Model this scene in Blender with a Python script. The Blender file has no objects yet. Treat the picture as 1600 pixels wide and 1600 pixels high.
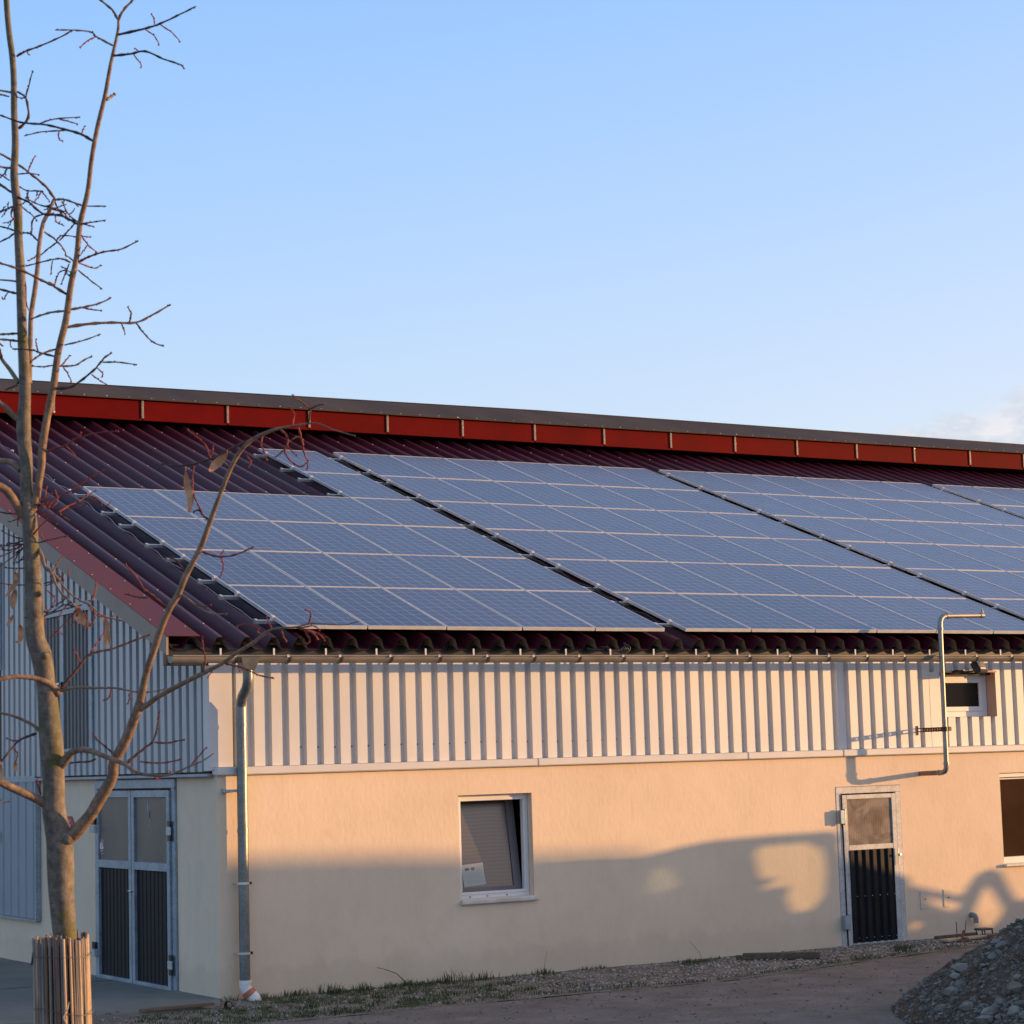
import bpy, math, random
from mathutils import Vector, Matrix, noise
from mathutils.geometry import tessellate_polygon
random.seed(7)
R = math.radians
scene = bpy.context.scene
col = scene.collection

# ------------------------------------------------------------------ camera numbers
C = Vector((-9.5026, -21.7592, 2.4282)); YW, PT, RL, F = 0.548, 0.1134, -0.0294, 3428.99
def cam_rows():
    f = Vector((math.sin(YW)*math.cos(PT), math.cos(YW)*math.cos(PT), math.sin(PT)))
    r = Vector((math.cos(YW), -math.sin(YW), 0)); u = r.cross(f)
    c, s = math.cos(RL), math.sin(RL)
    return c*r+s*u, -s*r+c*u, f
CR, CU, CF = cam_rows()
def at(u, v, D):
    """point whose photograph position is (u, v) at D metres along the view axis"""
    return C + D*(CR*((u-800)/F) - CU*((v-800)/F) + CF)

SUN = Vector((2.37, -1.0, 0.22)).normalized()
TH, YE, ZE = 0.3512, -0.10, 3.979              # roof pitch, lower edge of the solar panels
TT = math.tan(TH)
def roofp(x, s, off=0.0):                      # point on the roof: s metres up the slope, off above panel plane
    return Vector((x, YE + s*math.cos(TH) - off*math.sin(TH), ZE + s*math.sin(TH) + off*math.cos(TH)))

# ------------------------------------------------------------------ mesh helper
class MB:
    def __init__(self): self.v=[]; self.f=[]; self.m=[]; self.s=[]
    def add(self, vs, fs, mi=0, smooth=False):
        o=len(self.v); self.v += [tuple(p) for p in vs]
        for f in fs: self.f.append(tuple(o+i for i in f)); self.m.append(mi); self.s.append(smooth)
        return self
    def quad(self, a,b,c,d, mi=0): return self.add([a,b,c,d],[(0,1,2,3)],mi)
    def box(self, x0,x1,y0,y1,z0,z1, mi=0, M=None):
        vs=[(x,y,z) for z in (z0,z1) for y in (y0,y1) for x in (x0,x1)]
        if M is not None: vs=[M@Vector(p) for p in vs]
        return self.add(vs,[(0,2,3,1),(4,5,7,6),(0,1,5,4),(2,6,7,3),(0,4,6,2),(1,3,7,5)],mi)
    def bbox(self, x0,x1,y0,y1,z0,z1, b=0.004, mi=0, M=None):      # box with chamfered edges
        import itertools
        vs=[];idx={}
        ax=((x0,x1),(y0,y1),(z0,z1))
        for c in itertools.product((0,1),repeat=3):
            for k in range(3):
                p=[]
                for a in range(3):
                    val=ax[a][c[a]]; ins=b if c[a]==0 else -b
                    p.append(val if a==k else val+ins)
                idx[(c,k)]=len(vs); vs.append(M@Vector(p) if M is not None else p)
        fs=[]
        for k in range(3):
            o=[a for a in range(3) if a!=k]
            for s in (0,1):
                def cc(a,b_):
                    c=[0,0,0]; c[k]=s; c[o[0]]=a; c[o[1]]=b_; return tuple(c)
                fs.append([idx[(cc(0,0),k)],idx[(cc(1,0),k)],idx[(cc(1,1),k)],idx[(cc(0,1),k)]])
        for k in range(3):                      # edges along axis k
            o=[a for a in range(3) if a!=k]
            for a in (0,1):
                for b_ in (0,1):
                    c0=[0,0,0]; c0[o[0]]=a; c0[o[1]]=b_; c1=list(c0); c1[k]=1
                    c0=tuple(c0); c1=tuple(c1)
                    fs.append([idx[(c0,o[0])],idx[(c1,o[0])],idx[(c1,o[1])],idx[(c0,o[1])]])
        for c in itertools.product((0,1),repeat=3): fs.append([idx[(c,0)],idx[(c,1)],idx[(c,2)]])
        return self.add(vs,fs,mi)
    def tube(self, pts, rad, n=8, mi=0, caps=True, smooth=True):
        pts=[Vector(p) for p in pts]; N=len(pts)
        if not hasattr(rad,'__len__'): rad=[rad]*N
        T=[(pts[min(i+1,N-1)]-pts[max(i-1,0)]).normalized() for i in range(N)]
        a=Vector((0,0,1)) if abs(T[0].z)<.9 else Vector((1,0,0))
        nrm=(a-T[0]*a.dot(T[0])).normalized(); vs=[]
        for i in range(N):
            nrm=(nrm-T[i]*nrm.dot(T[i]))
            nrm=nrm.normalized() if nrm.length>1e-6 else T[i].orthogonal().normalized()
            b=T[i].cross(nrm)
            for k in range(n):
                t=2*math.pi*k/n; vs.append(pts[i]+rad[i]*(math.cos(t)*nrm+math.sin(t)*b))
        fs=[(i*n+k,i*n+(k+1)%n,(i+1)*n+(k+1)%n,(i+1)*n+k) for i in range(N-1) for k in range(n)]
        self.add(vs,fs,mi,smooth)
        if caps:
            self.add(vs[:n],[tuple(range(n))[::-1]],mi); self.add(vs[-n:],[tuple(range(n))],mi)
        return self
    def stone(self, c, r, mi=0, sq=(1,1,.7), n=None, rough=.35):
        # irregular faceted stone from a jittered icosahedron
        t=(1+5**.5)/2
        V=[(-1,t,0),(1,t,0),(-1,-t,0),(1,-t,0),(0,-1,t),(0,1,t),(0,-1,-t),(0,1,-t),(t,0,-1),(t,0,1),(-t,0,-1),(-t,0,1)]
        Fc=[(0,11,5),(0,5,1),(0,1,7),(0,7,10),(0,10,11),(1,5,9),(5,11,4),(11,10,2),(10,7,6),(7,1,8),(3,9,4),(3,4,2),(3,2,6),(3,6,8),(3,8,9),(4,9,5),(2,4,11),(6,2,10),(8,6,7),(9,8,1)]
        Q=Matrix.Rotation(random.uniform(0,6.28),3,Vector((random.uniform(-1,1),random.uniform(-1,1),random.uniform(-1,1)+.01)).normalized())
        vs=[]
        for p in V:
            p=Q@(Vector(p)/1.9*random.uniform(1-rough,1+rough))
            vs.append((c[0]+p.x*r*sq[0],c[1]+p.y*r*sq[1],c[2]+p.z*r*sq[2]))
        return self.add(vs,Fc,mi)
    def build(self, name, mats, parent=None, **props):
        me=bpy.data.meshes.new(name); me.from_pydata(self.v,[],self.f)
        if not isinstance(mats,(list,tuple)): mats=[mats]
        for m in mats: me.materials.append(m)
        me.polygons.foreach_set('material_index',self.m); me.polygons.foreach_set('use_smooth',self.s)
        me.update()
        o=bpy.data.objects.new(name,me); col.objects.link(o)
        if parent is not None:
            o.parent=parent; o.matrix_parent_inverse=world_of(parent).inverted()
        for k,v in props.items(): o[k]=v
        return o
def world_of(o):
    m=o.matrix_basis.copy(); p=o
    while p.parent is not None:
        m=p.parent.matrix_basis@p.matrix_parent_inverse@m if False else (p.matrix_parent_inverse@m)
        p=p.parent; m=p.matrix_basis@m
    return m
def thing(name, label, cat, loc=(0,0,0), group=None, rot=(0,0,0)):
    o=bpy.data.objects.new(name,None); col.objects.link(o); o.empty_display_size=.2
    o.location=loc; o.rotation_euler=rot; o['label']=label; o['category']=cat
    if group: o['group']=group
    return o
def tag(o,label,cat,group=None):
    o['label']=label; o['category']=cat
    if group: o['group']=group
    return o

# ------------------------------------------------------------------ materials
def new_mat(name):
    m=bpy.data.materials.new(name); m.use_nodes=True
    nt=m.node_tree; b=nt.nodes['Principled BSDF']
    return m,nt,b
def N(nt,t,**kw):
    n=nt.nodes.new(t)
    for k,v in kw.items():
        if k.startswith('i_'):
            key=k[2:]; key=int(key) if key.isdigit() else key
            n.inputs[key].default_value=v
        else: setattr(n,k,v)
    return n
def L(nt,a,b): nt.links.new(a,b)
def ramp(nt,fac,stops):
    r=N(nt,'ShaderNodeValToRGB'); e=r.color_ramp.elements
    while len(e)<len(stops): e.new(.5)
    for i,(p,c) in enumerate(stops):
        e[i].position=p; e[i].color=(c[0],c[1],c[2],1) if hasattr(c,'__len__') else (c,c,c,1)
    L(nt,fac,r.inputs[0]); return r
def coords(nt,scale=(1,1,1),space='Object'):
    tc=N(nt,'ShaderNodeTexCoord'); mp=N(nt,'ShaderNodeMapping'); mp.inputs['Scale'].default_value=scale
    L(nt,tc.outputs[space],mp.inputs[0]); return mp.outputs[0]
def noisy(name, c1, c2, scale=4, rough=.7, bump=.1, bscale=60, detail=6, metal=0, c3=None, stretch=(1,1,1), rvar=.1, spec=.5, bdist=.01, coat=0):
    m,nt,b=new_mat(name); v=coords(nt,stretch)
    n1=N(nt,'ShaderNodeTexNoise',i_Scale=scale,i_Detail=detail,i_Roughness=.6); L(nt,v,n1.inputs['Vector'])
    stops=[(.35,c1),(.65,c2)] if c3 is None else [(.3,c1),(.52,c2),(.68,c3)]
    r=ramp(nt,n1.outputs['Fac'],stops); L(nt,r.outputs[0],b.inputs['Base Color'])
    n2=N(nt,'ShaderNodeTexNoise',i_Scale=bscale,i_Detail=4); L(nt,v,n2.inputs['Vector'])
    bp=N(nt,'ShaderNodeBump',i_Strength=bump,i_Distance=bdist); L(nt,n2.outputs['Fac'],bp.inputs['Height']); L(nt,bp.outputs[0],b.inputs['Normal'])
    mr=N(nt,'ShaderNodeMapRange'); mr.inputs[3].default_value=max(0,rough-rvar); mr.inputs[4].default_value=min(1,rough+rvar)
    L(nt,n1.outputs['Fac'],mr.inputs[0]); L(nt,mr.outputs[0],b.inputs['Roughness'])
    b.inputs['Metallic'].default_value=metal; b.inputs['Specular IOR Level'].default_value=spec
    b.inputs['Coat Weight'].default_value=coat
    return m

def plaster_mat():
    m,nt,b=new_mat('cream_render'); v=coords(nt)
    big=N(nt,'ShaderNodeTexNoise',i_Scale=.55,i_Detail=8,i_Roughness=.62); L(nt,v,big.inputs['Vector'])
    r=ramp(nt,big.outputs['Fac'],[(.3,(.705,.575,.435)),(.52,(.765,.625,.475)),(.72,(.815,.675,.525))])
    # trowel streaks
    v2=coords(nt,(3,3,1.6)); st=N(nt,'ShaderNodeTexNoise',i_Scale=1.6,i_Detail=7,i_Roughness=.7); L(nt,v2,st.inputs['Vector'])
    r2=ramp(nt,st.outputs['Fac'],[(.25,.9),(.5,1.0),(.75,1.04)])
    mx=N(nt,'ShaderNodeMix',data_type='RGBA',blend_type='MULTIPLY'); mx.inputs[0].default_value=.7
    L(nt,r.outputs[0],mx.inputs[6]); L(nt,r2.outputs[0],mx.inputs[7])
    # splash dirt near the ground
    sx=N(nt,'ShaderNodeSeparateXYZ'); tc=N(nt,'ShaderNodeTexCoord'); L(nt,tc.outputs['Object'],sx.inputs[0])
    n3=N(nt,'ShaderNodeTexNoise',i_Scale=3,i_Detail=6); L(nt,v,n3.inputs['Vector'])
    ad=N(nt,'ShaderNodeMath',operation='MULTIPLY_ADD'); ad.inputs[1].default_value=-.55; L(nt,n3.outputs['Fac'],ad.inputs[0]); L(nt,sx.outputs[2],ad.inputs[2])
    r3=ramp(nt,ad.outputs[0],[(-.0,.92),(.1,1)])
    mx2=N(nt,'ShaderNodeMix',data_type='RGBA',blend_type='MULTIPLY'); mx2.inputs[0].default_value=1
    L(nt,mx.outputs[2],mx2.inputs[6]); L(nt,r3.outputs[0],mx2.inputs[7]); L(nt,mx2.outputs[2],b.inputs['Base Color'])
    b.inputs['Roughness'].default_value=.92; b.inputs['Specular IOR Level'].default_value=.2
    g=N(nt,'ShaderNodeTexNoise',i_Scale=110,i_Detail=3); L(nt,v,g.inputs['Vector'])
    g2=N(nt,'ShaderNodeTexNoise',i_Scale=7,i_Detail=4); L(nt,v2,g2.inputs['Vector'])
    am=N(nt,'ShaderNodeMath',operation='MULTIPLY_ADD'); am.inputs[1].default_value=2.2; L(nt,g2.outputs['Fac'],am.inputs[0]); L(nt,g.outputs['Fac'],am.inputs[2])
    bp=N(nt,'ShaderNodeBump',i_Strength=.35,i_Distance=.0035); L(nt,am.outputs[0],bp.inputs['Height']); L(nt,bp.outputs[0],b.inputs['Normal'])
    return m
def galv_mat(name,tint=(.42,.46,.5),metal=.75,rough=.42):
    m,nt,b=new_mat(name); v=coords(nt)
    vo=N(nt,'ShaderNodeTexVoronoi',i_Scale=42); L(nt,v,vo.inputs['Vector'])
    n=N(nt,'ShaderNodeTexNoise',i_Scale=5,i_Detail=6); L(nt,v,n.inputs['Vector'])
    a=N(nt,'ShaderNodeMath',operation='MULTIPLY_ADD'); a.inputs[1].default_value=.35; L(nt,vo.outputs['Color'],a.inputs[0]); L(nt,n.outputs['Fac'],a.inputs[2])
    r=ramp(nt,a.outputs[0],[(.35,tuple(c*.7 for c in tint)),(.9,tuple(min(1,c*1.2) for c in tint))])
    L(nt,r.outputs[0],b.inputs['Base Color']); b.inputs['Metallic'].default_value=metal; 
    mr=N(nt,'ShaderNodeMapRange'); mr.inputs[3].default_value=rough-.1; mr.inputs[4].default_value=rough+.15
    L(nt,n.outputs['Fac'],mr.inputs[0]); L(nt,mr.outputs[0],b.inputs['Roughness'])
    return m
def solar_mat():
    m,nt,b=new_mat('solar_cells'); tc=N(nt,'ShaderNodeTexCoord'); sx=N(nt,'ShaderNodeSeparateXYZ'); L(nt,tc.outputs['Object'],sx.inputs[0])
    def line(out,pitch,offs,w):
        a=N(nt,'ShaderNodeMath',operation='ADD'); a.inputs[1].default_value=-offs; L(nt,out,a.inputs[0])
        d=N(nt,'ShaderNodeMath',operation='DIVIDE'); d.inputs[1].default_value=pitch; L(nt,a.outputs[0],d.inputs[0])
        f=N(nt,'ShaderNodeMath',operation='FRACT'); L(nt,d.outputs[0],f.inputs[0])
        s=N(nt,'ShaderNodeMath',operation='SUBTRACT'); s.inputs[1].default_value=.5; L(nt,f.outputs[0],s.inputs[0])
        ab=N(nt,'ShaderNodeMath',operation='ABSOLUTE'); L(nt,s.outputs[0],ab.inputs[0])
        g=N(nt,'ShaderNodeMath',operation='GREATER_THAN'); g.inputs[1].default_value=.5-w/pitch/2; L(nt,ab.outputs[0],g.inputs[0])
        return g.outputs[0]
    cx=line(sx.outputs[0],.1583,.02,.005); cy=line(sx.outputs[1],.161,.02,.0045)
    bb=line(sx.outputs[0],.0528,.0465,.0015)
    mx=N(nt,'ShaderNodeMath',operation='MAXIMUM'); L(nt,cx,mx.inputs[0]); L(nt,cy,mx.inputs[1])
    hb=N(nt,'ShaderNodeMath',operation='MULTIPLY'); hb.inputs[1].default_value=.45; L(nt,bb,hb.inputs[0])
    mm=N(nt,'ShaderNodeMath',operation='MAXIMUM'); L(nt,mx.outputs[0],mm.inputs[0]); L(nt,hb.outputs[0],mm.inputs[1])
    oi=N(nt,'ShaderNodeObjectInfo')
    vo=N(nt,'ShaderNodeTexVoronoi',i_Scale=60); L(nt,tc.outputs['Object'],vo.inputs['Vector'])
    nz=N(nt,'ShaderNodeTexNoise',i_Scale=2.2,i_Detail=3); L(nt,tc.outputs['Object'],nz.inputs['Vector'])
    a1=N(nt,'ShaderNodeMath',operation='MULTIPLY_ADD'); a1.inputs[1].default_value=.35; L(nt,vo.outputs['Color'],a1.inputs[0])
    a2=N(nt,'ShaderNodeMath',operation='MULTIPLY_ADD'); a2.inputs[1].default_value=.7; L(nt,oi.outputs['Random'],a2.inputs[0]); L(nt,nz.outputs['Fac'],a2.inputs[2])
    L(nt,a2.outputs[0],a1.inputs[2])
    r=ramp(nt,a1.outputs[0],[(.3,(.015,.024,.072)),(1.1/1.1,(.050,.058,.125))])
    mix=N(nt,'ShaderNodeMix',data_type='RGBA'); L(nt,mm.outputs[0],mix.inputs[0]); L(nt,r.outputs[0],mix.inputs[6]); mix.inputs[7].default_value=(.42,.43,.50,1)
    L(nt,mix.outputs[2],b.inputs['Base Color'])
    b.inputs['IOR'].default_value=1.46
    mr=N(nt,'ShaderNodeMapRange'); mr.inputs[3].default_value=.2; mr.inputs[4].default_value=.3; L(nt,nz.outputs['Fac'],mr.inputs[0]); L(nt,mr.outputs[0],b.inputs['Roughness'])
    return m
def ground_mat(name,c1,c2,c3,sc=1.2,vs=None,bump=.5,bd=.01,gs=70):
    m,nt,b=new_mat(name); v=coords(nt)
    n=N(nt,'ShaderNodeTexNoise',i_Scale=sc,i_Detail=9,i_Roughness=.65); L(nt,v,n.inputs['Vector'])
    r=ramp(nt,n.outputs['Fac'],[(.3,c1),(.5,c2),(.7,c3)])
    out=r.outputs[0]; n2=N(nt,'ShaderNodeTexNoise',i_Scale=gs,i_Detail=7,i_Roughness=.8); L(nt,v,n2.inputs['Vector'])
    r2=ramp(nt,n2.outputs['Fac'],[(.3,.62),(.5,1),(.7,1.35)])
    mx=N(nt,'ShaderNodeMix',data_type='RGBA',blend_type='MULTIPLY'); mx.inputs[0].default_value=.8; L(nt,out,mx.inputs[6]); L(nt,r2.outputs[0],mx.inputs[7]); out=mx.outputs[2]
    h=n2.outputs['Fac']
    if vs:
        vo=N(nt,'ShaderNodeTexVoronoi',i_Scale=vs); L(nt,v,vo.inputs['Vector'])
        r3=ramp(nt,vo.outputs['Color'],[(.1,.45),(.6,1),(.95,1.9)])
        m3=N(nt,'ShaderNodeMix',data_type='RGBA',blend_type='MULTIPLY'); m3.inputs[0].default_value=.85; L(nt,out,m3.inputs[6]); L(nt,r3.outputs[0],m3.inputs[7]); out=m3.outputs[2]
        h=vo.outputs['Distance']
    L(nt,out,b.inputs['Base Color']); b.inputs['Roughness'].default_value=.95; b.inputs['Specular IOR Level'].default_value=.15
    bp=N(nt,'ShaderNodeBump',i_Strength=bump,i_Distance=bd); L(nt,h,bp.inputs['Height']); L(nt,bp.outputs[0],b.inputs['Normal'])
    return m
def bark_mat(name,base,lo,moss=True,twig=False):
    m,nt,b=new_mat(name); v=coords(nt,(1,1,.8))
    n=N(nt,'ShaderNodeTexNoise',i_Scale=26,i_Detail=9,i_Roughness=.7); L(nt,v,n.inputs['Vector'])
    r=ramp(nt,n.outputs['Fac'],[(.3,lo),(.5,base),(.68,tuple(c*1.7 for c in base))]); out=r.outputs[0]
    v2=coords(nt,(1,1,6)); n4=N(nt,'ShaderNodeTexNoise',i_Scale=22,i_Detail=5); L(nt,v2,n4.inputs['Vector'])
    r4=ramp(nt,n4.outputs['Fac'],[(.34,.55),(.42,1)])
    mx=N(nt,'ShaderNodeMix',data_type='RGBA',blend_type='MULTIPLY'); mx.inputs[0].default_value=.8; L(nt,out,mx.inputs[6]); L(nt,r4.outputs[0],mx.inputs[7]); out=mx.outputs[2]
    if moss:
        n3=N(nt,'ShaderNodeTexNoise',i_Scale=7,i_Detail=5); L(nt,v,n3.inputs['Vector'])
        r3=ramp(nt,n3.outputs['Fac'],[(.58,0),(.66,.85)])
        m2=N(nt,'ShaderNodeMix',data_type='RGBA'); L(nt,r3.outputs[0],m2.inputs[0]); L(nt,out,m2.inputs[6]); m2.inputs[7].default_value=(.085,.085,.018,1); out=m2.outputs[2]
    L(nt,out,b.inputs['Base Color']); b.inputs['Roughness'].default_value=.72
    bp=N(nt,'ShaderNodeBump',i_Strength=.8,i_Distance=.007); L(nt,n.outputs['Fac'],bp.inputs['Height']); L(nt,bp.outputs[0],b.inputs['Normal'])
    return m

PLASTER=plaster_mat()
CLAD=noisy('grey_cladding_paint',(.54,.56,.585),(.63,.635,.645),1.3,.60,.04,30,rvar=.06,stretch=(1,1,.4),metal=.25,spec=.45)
TRIM=noisy('light_grey_trim',(.60,.60,.60),(.66,.65,.64),2,.45,.03,30)
PEACH=noisy('bounce_peach_reveal',(.62,.40,.26),(.70,.46,.31),3,.8,.05,30)  # warm bounce light on the reveal is put into this colour
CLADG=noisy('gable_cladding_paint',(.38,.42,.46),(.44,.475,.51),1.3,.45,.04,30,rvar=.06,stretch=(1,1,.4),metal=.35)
CLADUP=noisy('cladding_window_flashing',(.5,.52,.55),(.58,.59,.61),2,.5,.03,30)
BOARD=noisy('taupe_verge_board',(.27,.205,.165),(.33,.255,.21),2.5,.6,.15,40)
ROOF=noisy('maroon_roof_paint',(.058,.010,.020),(.085,.016,.030),.9,.40,.05,8,rvar=.08,coat=.0,spec=.25)
UNDER=noisy('grey_roof_underside',(.17,.15,.12),(.24,.21,.17),5,.7,.1,40)
FLASH=noisy('purple_flashing',(.115,.026,.030),(.14,.034,.038),1.5,.5,.05,12,spec=.15)
REDB=noisy('red_board_paint',(.105,.003,.004),(.14,.0045,.0055),1.5,.7,.03,20,spec=.05)
BRK=noisy('bracket_grey',(.20,.17,.15),(.28,.24,.21),9,.5,.05,30)
RIDGE=noisy('dark_ridge_sheet',(.056,.041,.034),(.088,.066,.055),1.2,.7,.1,10,stretch=(1,.3,1),spec=.08)
GALV=galv_mat('galvanised_steel',(.30,.37,.44),.55,.45)
GALVP=galv_mat('galvanised_pipe',(.28,.28,.275),.7,.42)
GALVD=galv_mat('galvanised_downpipe',(.20,.225,.235),.7,.36)
GALVL=galv_mat('galvanised_door_frame',(.47,.49,.50),.1,.6)
ZINC=noisy('zinc_gutter',(.16,.155,.15),(.27,.262,.25),3,.5,.08,25,metal=.25,stretch=(.6,1,1))
ALU=noisy('aluminium_rail',(.62,.64,.66),(.74,.75,.76),6,.32,.02,40,metal=.7)
PFRAME=noisy('anodised_panel_frame',(.62,.63,.64),(.7,.71,.72),5,.4,.02,30,metal=.35)
DARKP=noisy('anthracite_corrugated_panel',(.007,.009,.012),(.012,.014,.018),3,.5,.03,20,spec=.2)
HATCHP=noisy('dark_hatch_panel',(.10,.11,.12),(.14,.15,.155),3,.5,.03,20)
BLACK=noisy('black_plastic',(.008,.008,.009),(.018,.018,.02),6,.4,.05,30)
WHITE=noisy('white_window_frame',(.74,.74,.76),(.80,.80,.81),3,.4,.02,30)
PVC=noisy('white_drain_elbow',(.72,.71,.70),(.8,.79,.78),9,.35,.05,20)
PVCO=noisy('orange_drain_socket',(.42,.13,.06),(.52,.18,.09),9,.45,.05,20)
SILL=noisy('stone_sill',(.55,.53,.49),(.70,.68,.64),9,.6,.1,50)
WOODD=noisy('weathered_beam',(.09,.065,.045),(.17,.13,.09),6,.85,.4,60,stretch=(1,6,6))
WOODL=noisy('pale_board',(.36,.27,.19),(.48,.37,.27),6,.8,.3,50)
RUST=noisy('rusty_steel',(.10,.04,.02),(.2,.09,.045),18,.8,.3,80)
REED=noisy('reed_cane',(.20,.13,.085),(.50,.37,.26),14,.7,.3,90,c3=(.55,.46,.36),stretch=(1,1,.15))
REEDR=noisy('brown_reed',(.13,.07,.045),(.24,.14,.09),16,.75,.3,90,stretch=(1,1,.15))
REEDD=noisy('grey_weathered_reed',(.12,.10,.09),(.30,.27,.25),16,.75,.3,90,stretch=(1,1,.15))
WIRE=noisy('wire',(.10,.10,.11),(.16,.16,.17),20,.5,.05,50,metal=.5)
LEAF=noisy('dry_leaf',(.40,.18,.085),(.60,.33,.18),20,.7,.3,60)
BARK=bark_mat('tree_bark',(.135,.118,.100),(.052,.048,.043))
BARK2=bark_mat('young_bark',(.20,.135,.095),(.10,.065,.05),moss=False)
TWIG=bark_mat('dark_twig',(.065,.028,.022),(.03,.015,.014),moss=False)
TWIGR=bark_mat('red_twig',(.20,.035,.03),(.09,.018,.018),moss=False)
GRASS=noisy('grass_blades',(.03,.048,.014),(.07,.098,.028),3,.8,.1,30,c3=(.16,.14,.07))
STONE=noisy('grey_stone',(.09,.084,.076),(.17,.16,.145),7,.9,.4,60,c3=(.25,.235,.215))
STONEL=noisy('pale_stone',(.17,.163,.15),(.27,.255,.235),9,.85,.3,60)
PEB=noisy('gravel_pebbles',(.22,.20,.175),(.42,.38,.34),5,.9,.3,60,c3=(.55,.51,.46))
SOIL=ground_mat('heap_soil',(.075,.058,.045),(.115,.090,.070),(.16,.128,.10),3,vs=38,bump=1,bd=.03)
ROADM=ground_mat('dirt_road',(.155,.133,.118),(.21,.182,.163),(.265,.232,.21),1.7,vs=None,bump=.9,bd=.012,gs=34)
CONC=ground_mat('concrete',(.17,.165,.15),(.215,.21,.19),(.26,.25,.225),.9,vs=None,bump=.25,bd=.004)
GRAVM=ground_mat('gravel_bed',(.17,.15,.125),(.25,.22,.19),(.34,.31,.27),2,vs=55,bump=1,bd=.02)
FIELD=ground_mat('field_soil',(.10,.085,.06),(.13,.11,.075),(.16,.14,.09),.3,vs=None)
CELL=solar_mat()
PAPER=noisy('notice_paper',(.42,.45,.44),(.46,.49,.48),4,.7,.02,20)
INK=noisy('ink',(.10,.10,.11),(.14,.14,.15),9,.6,.02,20)
GREENINK=noisy('green_ink',(.12,.17,.15),(.15,.2,.18),9,.6,.02,20)
SIGNR=noisy('red_sign',(.36,.02,.03),(.42,.03,.04),9,.45,.02,20)
SIGNW=noisy('white_lettering',(.65,.62,.62),(.72,.70,.70),9,.5,.02,20)
SIGNY=noisy('yellow_label',(.42,.42,.28),(.50,.49,.33),9,.5,.02,20)
SIGNB=noisy('blue_print',(.2,.38,.6),(.25,.42,.65),9,.5,.02,20)
def pane_mat(name,c1,c2,rough,bump,bscale,stretch=(1,1,1),spec=.5):
    m=noisy(name,c1,c2,1.2,rough,bump,bscale,stretch=stretch,rvar=.02,spec=spec); return m
GLASSD=pane_mat('dark_window_pane',(.004,.004,.005),(.008,.008,.008),.08,.02,2,spec=.15)
GLASSB=pane_mat('brown_window_pane',(.035,.018,.010),(.055,.028,.016),.12,.02,2)
GLASSW=pane_mat('grey_pane',(.060,.052,.050),(.085,.075,.070),.3,.5,1,spec=.4)
FROST=pane_mat('frosted_pane',(.10,.092,.088),(.15,.132,.12),.38,.15,3,spec=.5)
SMEAR=pane_mat('chalk_smear',(.24,.24,.25),(.34,.34,.35),.7,.05,20)
def wavy_pane():
    m,nt,b=new_mat('wavy_blind_pane'); v=coords(nt,(1,1,1))
    w=N(nt,'ShaderNodeTexWave',i_Scale=7.5,i_Distortion=2.2,i_Detail=1.5); w.bands_direction='Z'; w.inputs['Detail Scale'].default_value=.55
    L(nt,v,w.inputs['Vector']); r=ramp(nt,w.outputs['Fac'],[(.2,(.130,.117,.112)),(.8,(.143,.128,.122))])
    L(nt,r.outputs[0],b.inputs['Base Color']); b.inputs['Roughness'].default_value=.3; b.inputs['Metallic'].default_value=1.0
    return m
WAVY=wavy_pane()
def corr_mat():
    m,nt,b=new_mat('translucent_ribbed_sheet'); v=coords(nt)
    w=N(nt,'ShaderNodeTexWave',i_Scale=11,i_Distortion=.05); w.bands_direction='X'; L(nt,v,w.inputs['Vector'])
    n=N(nt,'ShaderNodeTexNoise',i_Scale=3.2,i_Detail=4,i_Roughness=.45,i_Distortion=1.6); L(nt,v,n.inputs['Vector'])
    r=ramp(nt,n.outputs['Fac'],[(.36,(.095,.082,.078)),(.5,(.15,.128,.12)),(.64,(.235,.205,.19))])
    r2=ramp(nt,w.outputs['Fac'],[(.1,.88),(.7,1)])
    mx=N(nt,'ShaderNodeMix',data_type='RGBA',blend_type='MULTIPLY'); mx.inputs[0].default_value=1; L(nt,r.outputs[0],mx.inputs[6]); L(nt,r2.outputs[0],mx.inputs[7])
    L(nt,mx.outputs[2],b.inputs['Base Color']); b.inputs['Roughness'].default_value=.5; b.inputs['Specular IOR Level'].default_value=.15
    bp=N(nt,'ShaderNodeBump',i_Strength=.15,i_Distance=.004); L(nt,w.outputs['Fac'],bp.inputs['Height']); L(nt,bp.outputs[0],b.inputs['Normal'])
    return m
CORR=corr_mat()
def tinted(name,c):
    m=bpy.data.materials.new(name); m.use_nodes=True; nt=m.node_tree; nt.nodes.clear()
    o=N(nt,'ShaderNodeOutputMaterial'); t=N(nt,'ShaderNodeBsdfTransparent'); t.inputs[0].default_value=(*c,1)
    g=N(nt,'ShaderNodeBsdfGlossy'); g.inputs['Roughness'].default_value=.1
    mx=N(nt,'ShaderNodeMixShader'); mx.inputs[0].default_value=.06; L(nt,t.outputs[0],mx.inputs[1]); L(nt,g.outputs[0],mx.inputs[2]); L(nt,mx.outputs[0],o.inputs[0]); return m
TINT=tinted('yellowish_glass',(.66,.72,.6))
TINTD=tinted('dark_yellow_glass',(.22,.32,.26))

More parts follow.
